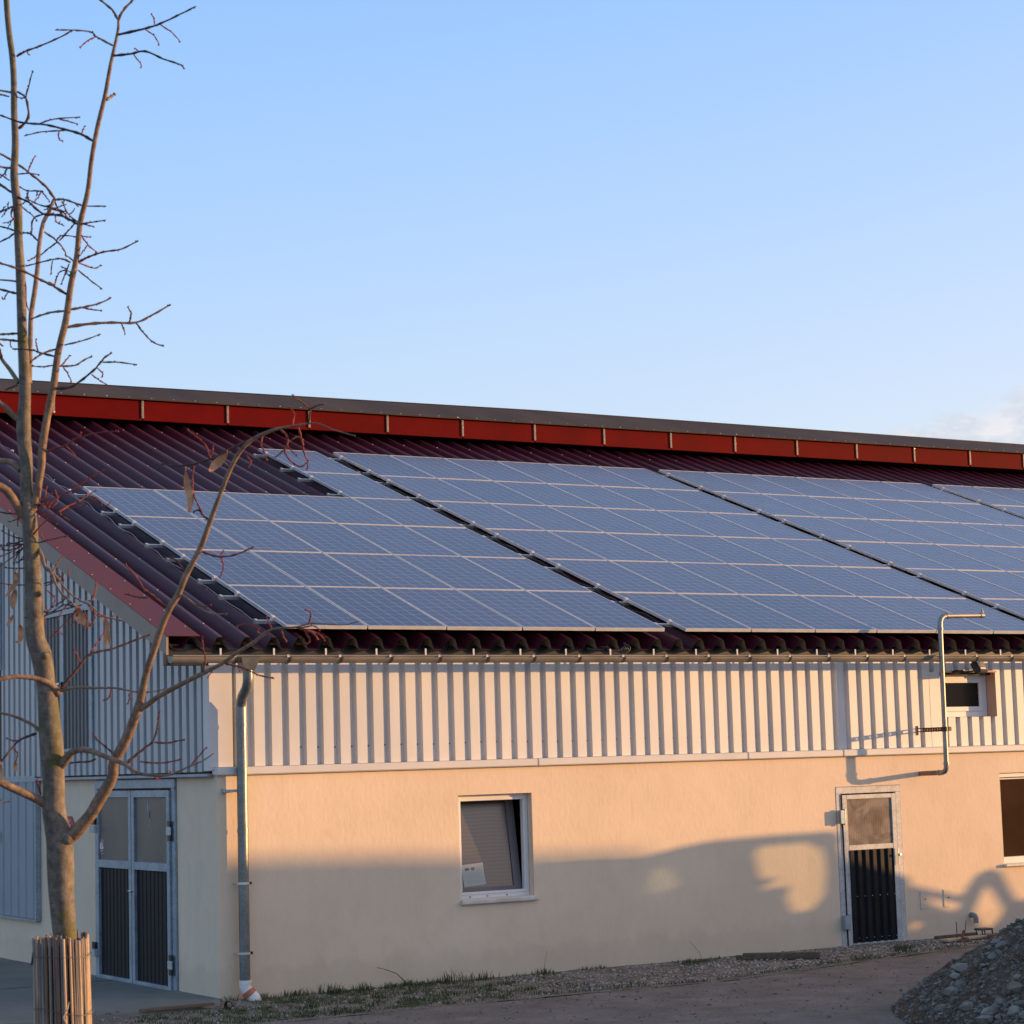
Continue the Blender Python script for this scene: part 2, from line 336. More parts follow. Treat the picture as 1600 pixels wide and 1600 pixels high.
# ------------------------------------------------------------------ terrain
def gz(x,y):
    t=min(1,max(0,(-y-6.5)/9)); t=t*t*(3-2*t); return .75*t
def build_ground():
    b=MB(); xs=[-700,-200,-60,-30,-20]+[-16+i*.8 for i in range(51)]+[28,36,60,140,700]
    ys=[-700,-200,-80,-40]+[-26+i*.8 for i in range(58)]+[26,45,90,200,900]
    for j,y in enumerate(ys):
        for i,x in enumerate(xs): b.v.append((x,y,gz(x,y)-(.12 if -21<y<14 and -10<x<31 else .0)))
    nx=len(xs)
    for j in range(len(ys)-1):
        for i in range(nx-1):
            b.f.append((j*nx+i,j*nx+i+1,(j+1)*nx+i+1,(j+1)*nx+i)); b.m.append(0); b.s.append(True)
    return b.build('ground',FIELD,kind='structure')
build_ground()
EDGE=[(-9,-2.5),(-3,-2.15),(0,-2.0),(1,-1.98),(2.5,-2.0),(4,-2.05),(5,-2.1),(6,-1.82),(7,-1.6),(8.1,-1.38),(9.5,-1.02),(11,-.8),(14,-.6),(30,-.5)]
def edge_y(x):
    for (a,b),(c,d) in zip(EDGE,EDGE[1:]):
        if a<=x<=c: return b+(d-b)*(x-a)/(c-a)
    return EDGE[0][1] if x<EDGE[0][0] else EDGE[-1][1]
b=MB(); xs=[-9+i*.25 for i in range(157)]
nyr=44
for x in xs:
    ye=edge_y(x)+.07*noise.noise(Vector((x*2.1,0,3)))+.04*noise.noise(Vector((x*7,1,3)))
    for j in range(nyr+1):
        y=ye+( -20-ye)*(j/nyr)**1.3
        rut=-.014*math.exp(-((y-ye+1.0)/.22)**2)-.014*math.exp(-((y-ye+2.6)/.22)**2)
        b.v.append((x,y,gz(x,y)+rut+.006*noise.noise(Vector((x*.7,y*.7,0)))+(.0 if j else -.012)))
for i in range(len(xs)-1):
    for j in range(nyr):
        a=i*(nyr+1)+j; b.f.append((a,a+1,a+nyr+2,a+nyr+1)); b.m.append(0); b.s.append(True)
b.build('dirt_road',ROADM,kind='structure')
b=MB()
for i,x in enumerate(xs):
    for j in range(9):
        y=.02+(edge_y(x)-.12-.02)*(j/8); b.v.append((x,y,.004+.012*noise.noise(Vector((x*3,y*3,5)))+.012*(1-j/8)))
for i in range(len(xs)-1):
    for j in range(8):
        a=i*9+j; b.f.append((a,a+1,a+10,a+9)); b.m.append(0); b.s.append(True)
b.build('gravel_strip',GRAVM,kind='structure')
# concrete slab in front of the gable
b=MB(); poly=[(-9,-.35),(-3,-.55),(-1.2,-.62),(-.5,-.55),(-.15,-.35),(-.06,-.1),(.03,.0)]
top=[(x,y,.045) for x,y in poly]
b.add(top+[(.03,2.86,.045),(-9,2.86,.045)],[tuple(range(len(top)+2))])
b.add([(x,y,.045) for x,y in poly]+[(x,y-.01,-.02) for x,y in poly],[(i,i+len(poly),i+1+len(poly),i+1) for i in range(len(poly)-1)])
b.add([(-9,2.92,.043),(.03,2.92,.043),(.03,14,.043),(-9,14,.043)],[(0,1,2,3)])
b.build('concrete_apron',CONC,kind='structure')
b=MB(); b.box(-9,-.02,2.862,2.918,0,.036); o=b.build('expansion_joint',BLACK); o['kind']='structure'

# ------------------------------------------------------------------ barn
barn=thing('barn','long farm shed with cream rendered base, grey ribbed cladding and maroon ribbed roof','barn',(0,0,0))
LX=34.0; WY=24.9; RY=12.45
def crest_z(y): return ZE-.12/math.cos(TH)+(y-YE)*TT           # height of the rib crests
def val_z(y): return ZE-.255/math.cos(TH)+(y-YE)*TT

def wall_holes(b,u0,u1,w0,w1,holes,mk,depth,mi=0):
    """sheet in the (u,w) plane with rectangular holes and reveals going back by depth"""
    us=sorted({u0,u1}|{h[0] for h in holes}|{h[1] for h in holes}); ws=sorted({w0,w1}|{h[2] for h in holes}|{h[3] for h in holes})
    for i in range(len(us)-1):
        for j in range(len(ws)-1):
            cu,cw=(us[i]+us[i+1])/2,(ws[j]+ws[j+1])/2
            if any(h[0]<cu<h[1] and h[2]<cw<h[3] for h in holes): continue
            b.quad(mk(us[i],0,ws[j]),mk(us[i+1],0,ws[j]),mk(us[i+1],0,ws[j+1]),mk(us[i],0,ws[j+1]),mi)
    for h in holes:
        a,c,d,e=h[:4]; dp=h[4] if len(h)>4 else depth
        b.quad(mk(a,0,d),mk(a,dp,d),mk(a,dp,e),mk(a,0,e),mi); b.quad(mk(c,0,d),mk(c,0,e),mk(c,dp,e),mk(c,dp,d),mi)
        b.quad(mk(a,0,e),mk(a,dp,e),mk(c,dp,e),mk(c,0,e),mi); b.quad(mk(a,0,d),mk(c,0,d),mk(c,dp,d),mk(a,dp,d),mi)
b=MB()
wall_holes(b,0,LX,-.4,2.42,[(2.955,3.93,.90,2.07,.16),(8.43,9.50,-.02,1.995,.10),(11.24,12.35,.90,2.093,.18)],lambda u,d,w:(u,d,w),.15)
b.build('rendered_wall',PLASTER,barn,label='cream rendered lower wall of the long side')
b=MB()
wall_holes(b,0,5.6,-.4,2.40,[(1.10,3.575,-.02,2.36,.08)],lambda u,d,w:(d,u,w),.08)
wall_holes(b,5.6,WY,-.4,.60,[],lambda u,d,w:(d,u,w),.08)
b.build('rendered_wall',PLASTER,barn,label='cream rendered base of the gable end')
b=MB(); b.box(LX-.2,LX,0.003,WY,-.4,5,0); b.box(0.003,LX-.21,WY-.2,WY,-.4,3.9)
b.build('rear_wall',PLASTER,barn)

# trapezoidal cladding along a direction
def profile(u0,u1,pitch,phase,crest,flank,ch=0):
    """list of (u, raised?) break points"""
    pts=[]; k=math.floor((u0-phase)/pitch)-1
    while phase+k*pitch<u1+pitch:
        a=phase+k*pitch
        pts+= ([(a,1),(a+crest,1),(a+crest+flank,0),(a+pitch-flank,0)] if not ch else [(a-ch*.5,.90),(a+ch*.8,1),(a+crest-ch*.8,1),(a+crest+ch*.5,.90),(a+crest+flank,0),(a+pitch-flank,0)]); k+=1
    out=[]
    def val(u):
        for (a,ra),(c,rc) in zip(pts,pts[1:]):
            if a<=u<=c: return ra+(rc-ra)*(u-a)/(c-a) if c>a else ra
        return 0
    out=[(u0,val(u0))]+[p for p in pts if u0<p[0]<u1]+[(u1,val(u1))]
    return out
def clad(b,prof,bot,top,mk,valley,crest,mi=0):
    vs=[]
    for u,r in prof:
        d=valley+(crest-valley)*r
        vs.append(mk(u,d,bot(u))); vs.append(mk(u,d,top(u)))
    fs=[(2*i,2*i+2,2*i+3,2*i+1) for i in range(len(prof)-1)]
    b.add(vs,fs,mi)
PH=.877; PC=.124; PF=.016; PP=.2075
b=MB(); fy=lambda u,d,z:(u,-d,z)
Z0=2.465; Z1=3.60
for a,c,z0,z1 in ((.20,10.12,Z0,Z1),(10.30,11.29,Z0,2.845),(10.12,11.29,3.44,Z1),(11.29,LX,Z0,Z1)):
    clad(b,profile(a,c,PP,PH,PC,PF),lambda u:z0,lambda u:z1,fy,-.098,-.035)
b.box(10.12,10.30,.033,.06,Z0,3.44)
# fixing screws in the valleys, sheet joints
k=0
x=PH+PC+.04
while x<13:
    if not 10.0<x<11.3: b.box(x-.006,x+.006,.085,.098,2.655+.02*noise.noise(Vector((x,0,0))),2.667+.02*noise.noise(Vector((x,0,0))),1)
    x+=PP
b.build('side_cladding',[CLAD,BLACK],barn,label='light grey ribbed metal cladding over the rendered wall')
# gable cladding
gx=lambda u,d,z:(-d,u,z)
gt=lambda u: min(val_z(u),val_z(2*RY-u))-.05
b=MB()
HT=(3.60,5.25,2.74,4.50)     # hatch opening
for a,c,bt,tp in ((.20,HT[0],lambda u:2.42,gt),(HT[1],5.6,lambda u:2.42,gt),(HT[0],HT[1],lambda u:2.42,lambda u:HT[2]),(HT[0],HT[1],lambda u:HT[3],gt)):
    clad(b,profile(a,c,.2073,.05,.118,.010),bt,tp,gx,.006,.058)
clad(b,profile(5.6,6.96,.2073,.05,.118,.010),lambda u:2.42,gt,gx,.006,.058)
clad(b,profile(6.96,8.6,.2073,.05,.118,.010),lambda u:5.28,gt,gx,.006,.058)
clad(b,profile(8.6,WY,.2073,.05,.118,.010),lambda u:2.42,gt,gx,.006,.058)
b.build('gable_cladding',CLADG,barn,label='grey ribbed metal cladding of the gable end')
# opening frame at far left of gable
b=MB(); b.box(-.045,-.02,6.97,8.6,2.42,5.28,0); b.box(-.08,-.02,6.94,6.99,3.85,5.30,1)
b.build('gable_opening',[DARKP,GALV],barn)
# lower sliding panel (shallow ribs)
CLADB=noisy('blue_grey_panel',(.22,.28,.34),(.27,.33,.39),1.5,.45,.04,20)
b=MB(); clad(b,profile(5.62,12,.30,.02,.22,.02),lambda u:.62,lambda u:2.36,gx,.045,.060)
b.box(-.075,-.004,5.575,5.615,.60,2.38,1); b.box(-.07,-.004,5.615,12,.585,.615,1); b.box(-.07,-.004,5.615,WY,2.355,2.43,1)
b.build('side_panel',[CLADB,GALV],barn,label='blue-grey flat metal panel at the far left of the gable end')
# trims
b=MB(); b.box(-.060,-.010,.034,.205,2.43,3.58); b.build('corner_trim',TRIM,barn)
b=MB(); b.box(-.062,.205,.030,.07,2.465,3.58); b.build('corner_trim',TRIM,barn)
b=MB(); jx=-.02
for e in (4.0,7.04,8.55,12.0,15,18,21,24,27,30,LX):
    b.bbox(jx,e-.004,-.060,.085,2.375,2.462,.012); jx=e
b.build('drip_flashing',TRIM,barn)
b=MB(); b.bbox(-.09,-.003,.06,5.62,2.365,2.40,.006); b.build('drip_flashing',GALV,barn)

# roof sheet --------------------------------------------------------------
RP=.3160; RPH=-.012; RC=.072; RF=.066
VX=-.590
def roof_side(sgn,name):
    b=MB(); pr=profile(VX+.06,LX+.5,RP,RPH,RC,RF,.016)
    ss=[-.05+i*1.1 for i in range(13)]; 
    smax=(RY-YE)/math.cos(TH)+.05
    ss=[s for s in ss if s<smax-.3]+[smax]
    for dz,mi in ((0,0),(-.004,1)):
        vs=[]
        for s in ss:
            for u,r in pr:
                p=roofp(u,s,-.255+.135*r+dz)
                if sgn<0: p=Vector((p.x,2*RY-p.y,p.z))
                vs.append(p)
        n=len(pr)
        fs=[(j*n+i,j*n+i+1,(j+1)*n+i+1,(j+1)*n+i) for j in range(len(ss)-1) for i in range(n-1)]
        b.add(vs,fs,mi)
    if sgn>0:                                   # crest screws
        k=0
        while RPH+k*RP<14:
            xc=RPH+k*RP+RC*.5
            for s in [.45+1.38*i for i in range(9)]:
                if k%2==0 or s<4: 
                    p=roofp(xc,s+.03*((k*7)%3),-.118); b.stone(p,.010,2,(1,1,.7),rough=.1)
            k+=1
    return b.build(name,[ROOF,UNDER,TRIM],barn)
roof_side(1,'roof')['label']='maroon ribbed roof slope that carries the solar panels'
roof_side(-1,'roof')
# verge: purple flashing and taupe board
b=MB()
for s0,s1 in ((-.05,3.34),(3.345,7.0),(7.005,10.3),(10.305,13.2)):
    a=[roofp(VX-.005,s0,-.110),roofp(-.215,s0,-.110),roofp(-.215,s1,-.110),roofp(VX-.005,s1,-.110)]
    c=[roofp(VX-.005,s0,-.116),roofp(-.215,s0,-.116),roofp(-.215,s1,-.116),roofp(VX-.005,s1,-.116)]
    b.add(a+c,[(0,1,2,3),(4,7,6,5),(0,4,5,1),(1,5,6,2),(2,6,7,3),(3,7,4,0)])
for s in [.3+i*.62 for i in range(20)]:
    b.stone(roofp(-.25,s,-.107),.009,1,rough=.1); b.stone(roofp(-.555,s+.25,-.107),.009,1,rough=.1)
b.build('verge_flashing',[FLASH,TRIM],barn)
b=MB()
def vb(s0,s1,x0,x1,t,d):
    P=[]
    for s in (s0,s1):
        for z in (0,-d):
            for x in (x0,x1):
                p=roofp(x,s,-.118+t); P.append(Vector((p.x,p.y,p.z+z)))
    b.add(P,[(0,1,3,2),(4,6,7,5),(0,4,5,1),(2,3,7,6),(0,2,6,4),(1,5,7,3)])
for s0,s1 in ((-.02,2.98),(2.985,6.2),(6.205,9.4),(9.405,13.2)): vb(s0,s1,VX,VX+.025,0,.205)
b.build('verge_board',BOARD,barn)
b=MB()                                         # soffit under the verge and eaves blocking
P=[roofp(VX+.03,s,-.32) for s in (.1,13)]; Q=[roofp(-.04,s,-.32) for s in (.1,13)]
b.quad(P[0],Q[0],Q[1],P[1]); 
b.build('verge_soffit',UNDER,barn)
b=MB(); b.box(VX+.03,-.02,.05,.09,3.55,3.78); b.build('verge_infill',BLACK,barn)
# black sheet standing in for the shade under the eaves
b=MB(); b.quad((0,.12,3.4),(LX,.12,3.4),(LX,.12,3.78),(0,.12,3.78)); b.build('eaves_shade_sheet',BLACK,barn)

# ridge vent: red boards on brackets with dark cap ------------------------
BY=11.15
rv0=8.085
xb=3.652-1.4875*6
bx=[]
while xb<LX: bx.append(xb); xb+=1.4875
bx=[x for x in bx if x>-1.0]
ends=[-.6]+bx[1:] if bx[0]<-.4 else [-.6]+bx
zo=lambda x:.003*(x-11)
def zr(x):
    return -.15+.10*(x+.7)/12.7 if x<12 else -.05-.02*(x-12)/11
for a,c in zip(ends,ends[1:]+[LX+.5]):
    b=MB(); z=rv0+zo((a+c)/2); b.bbox(a+.008,c-.008,BY-.02,BY+.02,z,z+.345,.004); b.build('wind_board',REDB,barn)
for x in ends[1:]:
    z=rv0+zo(x); b=MB(); b.bbox(x-.020,x+.020,BY-.040,BY-.022,z+.035,z+.325,.003)
    for q in (.06,.18,.3): b.stone((x,BY-.041,z+q),.008,1,rough=.1)
    b.build('board_bracket',[BRK,ALU],barn)
b=MB()
y0=BY-.09; y1=RY+.02; xs_=[-.7]+[i*3.0 for i in range(12)]+[LX+.5]
def capz(x,t): return (rv0+.35+zo(x))*(1-t)+(rv0+.35+(y1-y0)*.375+zr(x))*t
n=len(xs_)
vs=[(x,y0,capz(x,0)) for x in xs_]+[(x,y1,capz(x,1)) for x in xs_]+[(x,2*RY-y0,capz(x,0)-.05) for x in xs_]
b.add(vs,[(i,i+1,n+i+1,n+i) for i in range(n-1)]+[(n+i,n+i+1,2*n+i+1,2*n+i) for i in range(n-1)])
b.add([Vector(v)-Vector((0,0,.02)) for v in vs],[(i,n+i,n+i+1,i+1) for i in range(n-1)]+[(n+i,2*n+i,2*n+i+1,n+i+1) for i in range(n-1)],1)
b.add([(x,y0,capz(x,0)) for x in xs_]+[(x,y0,capz(x,0)-.022) for x in xs_],[(i,n+i,n+i+1,i+1) for i in range(n-1)])
x=.0
while x<28: b.stone((x,BY-.05,capz(x,0)+.014),.012,2,rough=.1); x+=.38
b.tube([(x,y1,capz(x,1)+.004) for x in xs_],.012,6,1)
b.build('ridge_cap',[RIDGE,BLACK,ALU],barn)
b=MB(); b.quad((-.3,BY+.5,8.0),(LX,BY+.5,8.0),(LX,BY+.5,8.55),(-.3,BY+.5,8.48)); b.build('ridge_baffle',BLACK,barn)

# gutter -------------------------------------------------------------------
GY=-.355; GZ=3.625; GR=.072
gut=thing('gutter','dull zinc half-round gutter along the eaves above the ribbed cladding','gutter',(-.66,GY,GZ))
b=MB(); n=12; vs=[]
for x in (-.66,LX+.4):
    for k in range(n+1):
        t=math.pi*k/n; vs.append((x,GY-GR*math.cos(t),GZ-GR*math.sin(t)))
b.add(vs,[(k,k+1,n+1+k+1,n+1+k) for k in range(n)],0,True)
vs2=[Vector(v)+Vector((0,(GY-v[1])*.03,0.003)) for v in vs]; b.add(vs2,[(k,n+1+k,n+1+k+1,k+1) for k in range(n)],0,True)
b.add(vs[:n+1],[tuple(range(n+1))])
b.tube([(-.66,GY-GR-.004,GZ+.002),(LX+.4,GY-GR-.004,GZ+.002)],.009,8)
b.build('channel',ZINC,gut)
x=.045
gb=0
while x<LX:
    b=MB(); vs=[]
    for dx in (-.012,.012):
        for k in range(n+1):
            t=math.pi*k/n; vs.append((x+.06*math.sin(t*.5)*0+dx+.03*(1-k/n),GY-(GR+.006)*math.cos(t),GZ-(GR+.006)*math.sin(t)))
    b.add(vs,[(k,k+1,n+2+k,n+1+k) for k in range(n)],0,True)
    b.add([Vector(v)*1 for v in vs],[(k,n+1+k,n+2+k,k+1) for k in range(n)],0,True)
    b.box(x-.022,x+.006,GY-GR-.016,GY-GR+.012,GZ-.012,GZ+.014,1)
    if x<16 : b.build('gutter_bracket',[WIRE,GALVL],gut); gb+=1
    b=MB(); b.box(x-.158,x-.138,GY-.03,GY-.022,GZ-.02,GZ+.085)
    if x<16 : b.build('gutter_hanger',TRIM,gut)
    x+=.6175
# downpipe
dp=thing('downpipe','galvanised downpipe with swan neck at the near corner, ending in a white elbow','drainpipe',(.24,-.13,0))
PR=.057
b=MB()
b.add([(.105,GY-.085,GZ-.01),(.335,GY-.085,GZ-.01),(.335,GY+.085,GZ-.01),(.105,GY+.085,GZ-.01),(.165,GY-.055,3.475),(.275,GY-.055,3.475),(.275,GY+.055,3.475),(.165,GY+.055,3.475)],[(0,4,5,1),(1,5,6,2),(2,6,7,3),(3,7,4,0)])
b.build('hopper',GALVD,dp)
b=MB(); pts=[(.22,GY,3.48),(.22,GY,3.40),(.221,GY+.012,3.345),(.222,GY+.05,3.285),(.230,-.185,3.21),(.236,-.137,3.155),(.240,-.12,3.10),(.240,-.118,3.05)]
b.tube(pts,[.055]*len(pts),16,caps=False); b.build('swan_neck',GALVD,dp)
b=MB(); b.tube([(.240,-.118,3.10),(.240,-.118,1.5),(.240,-.118,.20)],PR,18); b.build('pipe',GALVD,dp)
for z in (2.9,1.78):
    b=MB(); b.tube([(.240,-.118,z-.012),(.240,-.118,z+.03)],PR+.004,18); b.build('pipe_joint',GALVD,dp)
for z in (1.235,.505):
    b=MB(); b.tube([(.240,-.118,z-.012),(.240,-.118,z+.012)],PR+.006,18); b.box(.296,.322,-.145,-.115,z-.014,z+.014,1); b.box(.165,.18,-.13,-.002,z-.01,z+.01); b.build('pipe_clamp',[ALU,BLACK],dp)
b=MB(); b.box(.06,.185,-.10,-.002,2.195,2.225); b.box(.05,.075,-.03,-.002,2.18,2.24); b.build('pipe_clamp',GALVL,dp)
b=MB()
b.tube([(.238,-.13,.225),(.238,-.13,.185),(.238,-.13,.15),(.262,-.15,.105)],[.068,.068,.064,.062],18,0)
b.tube([(.255,-.145,.115),(.285,-.165,.065)],[.072,.072],18,1)
b.tube([(.275,-.16,.085),(.305,-.178,.045),(.325,-.195,-.005),(.33,-.20,-.04)],[.066,.072,.072,.06],18,0)
b.tube([(.329,-.199,-.035),(.332,-.203,-.075)],[.066,.066],18,1)
b.build('elbow',[PVC,PVCO],dp)

# ------------------------------------------------------------------ windows and doors
def frame(b,x0,x1,z0,z1,y0,y1,w,mi=0,mk=None):
    for a in ((x0,x1,z0,z0+w),(x0,x1,z1-w,z1),(x0,x0+w,z0+w+.0005,z1-w-.0005),(x1-w,x1,z0+w+.0005,z1-w-.0005)):
        b.bbox(a[0],a[1],y0,y1,a[2],a[3],.003,mi)
# window 1
w=thing('w','x','x'); bpy.data.objects.remove(w)
def part_empty(name,parent):
    o=bpy.data.objects.new(name,None); col.objects.link(o); o.parent=parent; return o
b=MB(); frame(b,2.958,3.927,.90,2.067,.10,.16,.062); frame(b,3.0,3.89,.945,2.03,.088,.12,.03)
w1=b.build('window',WHITE,barn,label='white framed tilted window with a paper notice, in the middle of the rendered wall')
# tilted sash: bottom hinge, top leans inward
th=.15
Ms=Matrix.Translation((0,.165,.965))@Matrix.Rotation(-th,4,'X')
b=MB()
for a in ((3.02,3.865,0,.055),(3.02,3.865,1.035,1.09),(3.02,3.08,.055,1.035),(3.765,3.865,.055,1.035)): b.box(a[0],a[1],0,.05,a[2],a[3],0,Ms)
SASHM=noisy('grey_brown_sash',(.13,.115,.12),(.17,.15,.155),3,.5,.02,20)
b.build('sash',SASHM,w1)
b=MB(); b.box(3.08,3.765,.015,.03,.055,1.035,0,Ms); b.build('pane',WAVY,w1)
b=MB(); b.box(2.97,3.92,.42,.43,.88,2.1); b.quad((2.96,.16,.9),(2.96,.42,.9),(2.96,.42,2.08),(2.96,.16,2.08)); b.quad((3.925,.16,.9),(3.925,.42,.9),(3.925,.42,2.08),(3.925,.16,2.08)); b.quad((2.96,.16,2.08),(3.925,.16,2.08),(3.925,.42,2.08),(2.96,.42,2.08)); b.build('inner_reveal',GLASSD,w1)
b=MB(); b.bbox(2.945,3.965,-.055,.10,.845,.895,.01); o=b.build('sill',SILL,w1)
b=MB()
for x in (3.13,3.36,3.62): b.box(x-.01,x+.01,.095,.1,.915,.925)
b.build('drain_slot',BLACK,w1)
# notice paper stuck inside the glass
nt_=thing('notice','white printed paper notice stuck low on the tilted window pane','notice',(3.2,.16,1.0))
Mp=Ms@Matrix.Translation((3.245,.012,.20))@Matrix.Rotation(R(-4),4,'Y')
b=MB(); b.box(-.145,.145,-.002,0,-.125,.125,0,Mp); b.build('sheet',PAPER,nt_)
b=MB()
b.box(-.10,-.05,-.004,-.002,.055,.085,0,Mp); b.box(-.02,.025,-.004,-.002,.05,.085,1,Mp)
for i in range(3): b.box(.04,.10,-.004,-.002,.07-.018*i,.074-.018*i,2,Mp)
for i in range(8): b.box(-.10,.10-.05*(i%3==2),-.004,-.002,.022-.017*i,.0245-.017*i,2,Mp)
LINES=noisy('grey_print',(.3,.33,.33),(.34,.37,.37),9,.6,.02,20)
b.build('print',[INK,GREENINK,LINES],nt_)
# window 2 (right edge of the photograph)
b=MB(); frame(b,11.245,12.345,.93,2.05,.12,.17,.045); b.bbox(11.24,12.35,.05,.11,2.035,2.09,.004); b.bbox(11.25,12.34,.06,.12,.90,.985,.004)
w2=b.build('window',WHITE,barn,label='brown dark window without sash at the right end of the rendered wall')
b=MB(); b.box(11.29,12.30,.14,.15,.975,2.005); b.build('pane',GLASSB,w2)
b=MB(); b.bbox(11.22,12.37,-.06,.06,.862,.898,.008); b.build('sill',SILL,w2)
# small upper window
b=MB(); frame(b,10.305,11.275,2.85,3.43,.20,.25,.075); frame(b,10.39,11.19,2.925,3.36,.185,.23,.06)
w3=b.build('window',WHITE,barn,label='small white framed window set in the ribbed cladding under the floodlight')
b=MB(); b.box(10.45,11.13,.205,.21,2.985,3.30); b.build('pane',GLASSD,w3)
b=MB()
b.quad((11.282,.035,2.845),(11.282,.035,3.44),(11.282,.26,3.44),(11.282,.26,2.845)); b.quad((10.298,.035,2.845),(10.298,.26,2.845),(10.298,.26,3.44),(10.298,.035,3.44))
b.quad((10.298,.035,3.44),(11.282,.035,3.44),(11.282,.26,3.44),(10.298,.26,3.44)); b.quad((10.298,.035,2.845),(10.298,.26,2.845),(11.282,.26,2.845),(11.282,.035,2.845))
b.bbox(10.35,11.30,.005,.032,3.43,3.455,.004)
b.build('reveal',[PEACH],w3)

# personnel door on the long side
def ribbed_panel(b,x0,x1,z0,z1,y,depth,pitch,mi,mk,crest=.6,fl=.012):
    pr=profile(x0,x1,pitch,x0+.01,pitch*crest,fl)
    clad(b,pr,lambda u:z0,lambda u:z1,mk,y,y+depth,mi)
fr=lambda u,d,z:(u,-d,z)
b=MB()
for a in ((8.435,8.515,-.0,1.905),(9.415,9.495,0,1.905),(8.435,9.495,1.907,1.99)): b.bbox(a[0],a[1],-.005,.075,a[2],a[3],.003)
b.build('door_frame',GALVL,barn,label='galvanised frame of the narrow door')
b=MB(); b.box(8.516,8.524,-.003,.06,.02,1.90); b.box(8.516,8.524,-.02,-.003,.02,1.90); b.build('door_gap',BLACK,barn)
dr=MB()
for a in ((8.525,8.60,.02,1.89),(9.335,9.405,.02,1.89),(8.602,9.333,1.835,1.89),(8.602,9.333,1.195,1.26),(8.602,9.333,.02,.045)): dr.bbox(a[0],a[1],-.016,.03,a[2],a[3],.003)
d1=dr.build('door',GALVL,barn,label='narrow door with ribbed brown glazing above an anthracite panel')
b=MB(); b.box(8.60,9.335,.0,.01,1.26,1.835); b.build('glazing',CORR,d1)
b=MB(); ribbed_panel(b,8.60,9.335,.045,1.195,.0,.028,.123,0,fr,.45,.018)
for z in (.62,.1):
    for i in range(6): b.stone((8.69+i*.123,-.03,z),.008,1,rough=.1)
b.build('lower_panel',[DARKP,ALU],d1)
for z in (1.62,.31):
    b=MB(); b.bbox(8.435,8.50,-.085,-.024,z-.085,z+.085,.004); b.tube([(8.515,-.06,z-.10),(8.515,-.06,z+.10)],.016,8); b.build('hinge',GALV,d1)
b=MB(); b.bbox(9.375,9.402,-.045,-.035,.98,1.19,.003); b.stone((9.388,-.065,1.11),.028,0,rough=.05); b.build('handle',ALU,d1)
# double door in the gable
gd=lambda x0,x1,y0,y1,z0,z1:(x0,x1,y0,y1,z0,z1)
b=MB()
for a in ((1.105,1.20,0,2.25),(3.485,3.572,0,2.25),(1.105,3.572,2.252,2.355)): b.bbox(-.03,.06,a[0],a[1],a[2],a[3],.004)
b.build('door_frame',GALV,barn,label='galvanised frame of the double door')
def leaf(y0,y1,lab):
    m=MB()
    for a in ((y0,y0+.075,.02,2.23),(y1-.075,y1,.02,2.23),(y0+.077,y1-.077,2.15,2.23),(y0+.077,y1-.077,1.33,1.42),(y0+.077,y1-.077,.02,.08)):
        m.bbox(-.055,.0,a[0],a[1],a[2],a[3],.004)
    d=m.build('door_leaf',GALV,barn,label=lab)
    m=MB(); m.box(-.03,-.02,y0+.075,y1-.075,1.42,2.15); m.build('glazing',FROST,d)
    m=MB(); ribbed_panel(m,y0+.075,y1-.075,.08,1.33,.012,.007,.115,0,lambda u,dd,z:(-dd,u,z),.5,.012)
    m.build('lower_panel',DARKP,d)
    return d
la=leaf(1.21,2.335,'right leaf of the double door')
lb=leaf(2.355,3.475,'left leaf of the double door, with a round sticker')
for z in (1.78,.32):
    b=MB(); b.bbox(-.075,-.056,1.14,1.25,z-.045,z+.045,.004); b.box(-.070,-.057,1.145,1.22,z+.05,z+.11,1); b.box(-.070,-.057,1.145,1.22,z-.11,z-.05,1); b.build('hinge',[GALVL,BLACK],la)
    b=MB(); b.bbox(-.10,-.056,3.43,3.57,z-.04,z+.04,.004); b.box(-.085,-.057,3.45,3.55,z+.05,z+.13,1); b.build('hinge',[GALVL,BLACK],lb)
b=MB(); b.bbox(-.08,-.056,2.30,2.40,1.08,1.095,.003); b.stone((-.08,2.28,1.08),.014,1,rough=.1); b.build('handle',[ALU,BLACK],la)
# chalky smear on the right pane
b=MB()
for i in range(16):
    t=i/15; y=1.86-.10*t+random.uniform(-.02,.02); z=2.04-.30*t; r=.035*(1-t)+.008
    b.add([(-.0315,y+r*math.cos(a)*.55,z+r*1.6*math.sin(a)) for a in [k*math.pi/3 for k in range(6)]],[(0,1,2,3,4,5)]) if i%2==0 else None
b.build('smear',SMEAR,la)
# sticker, signs
st=thing('round_sticker','round white sticker with a red rim on the left door pane','sticker',(-.032,3.33,1.56))
def disc(b,x,y,z,r,mi,sx=1.0):
    b.add([(x,y+r*sx*math.cos(k*math.pi/12),z+r*math.sin(k*math.pi/12)) for k in range(24)],[tuple(range(24))],mi)
b=MB(); disc(b,-.033,3.325,1.568,.088,0); disc(b,-.036,3.325,1.568,.080,1); disc(b,-.039,3.325,1.568,.062,0); b.build('face',[SIGNW,SIGNR],st)
b=MB(); disc(b,-.042,3.325,1.59,.026,0); disc(b,-.045,3.325,1.59,.017,2); b.box(-.046,-.042,3.29,3.36,1.530,1.545,1); b.box(-.046,-.042,3.295,3.355,1.512,1.519,1); b.build('print',[SIGNB,INK,SIGNW],st)
rs=thing('red_sign','small red hexagonal sign with white lettering behind the tree trunk','sign',(-.01,4.53,1.84))
b=MB(); y0,y1,zc,h=4.34,4.86,1.838,.085
hexp=[(y0,zc),(y0+.09,zc+h),(y1-.09,zc+h),(y1,zc),(y1-.09,zc-h),(y0+.09,zc-h)]
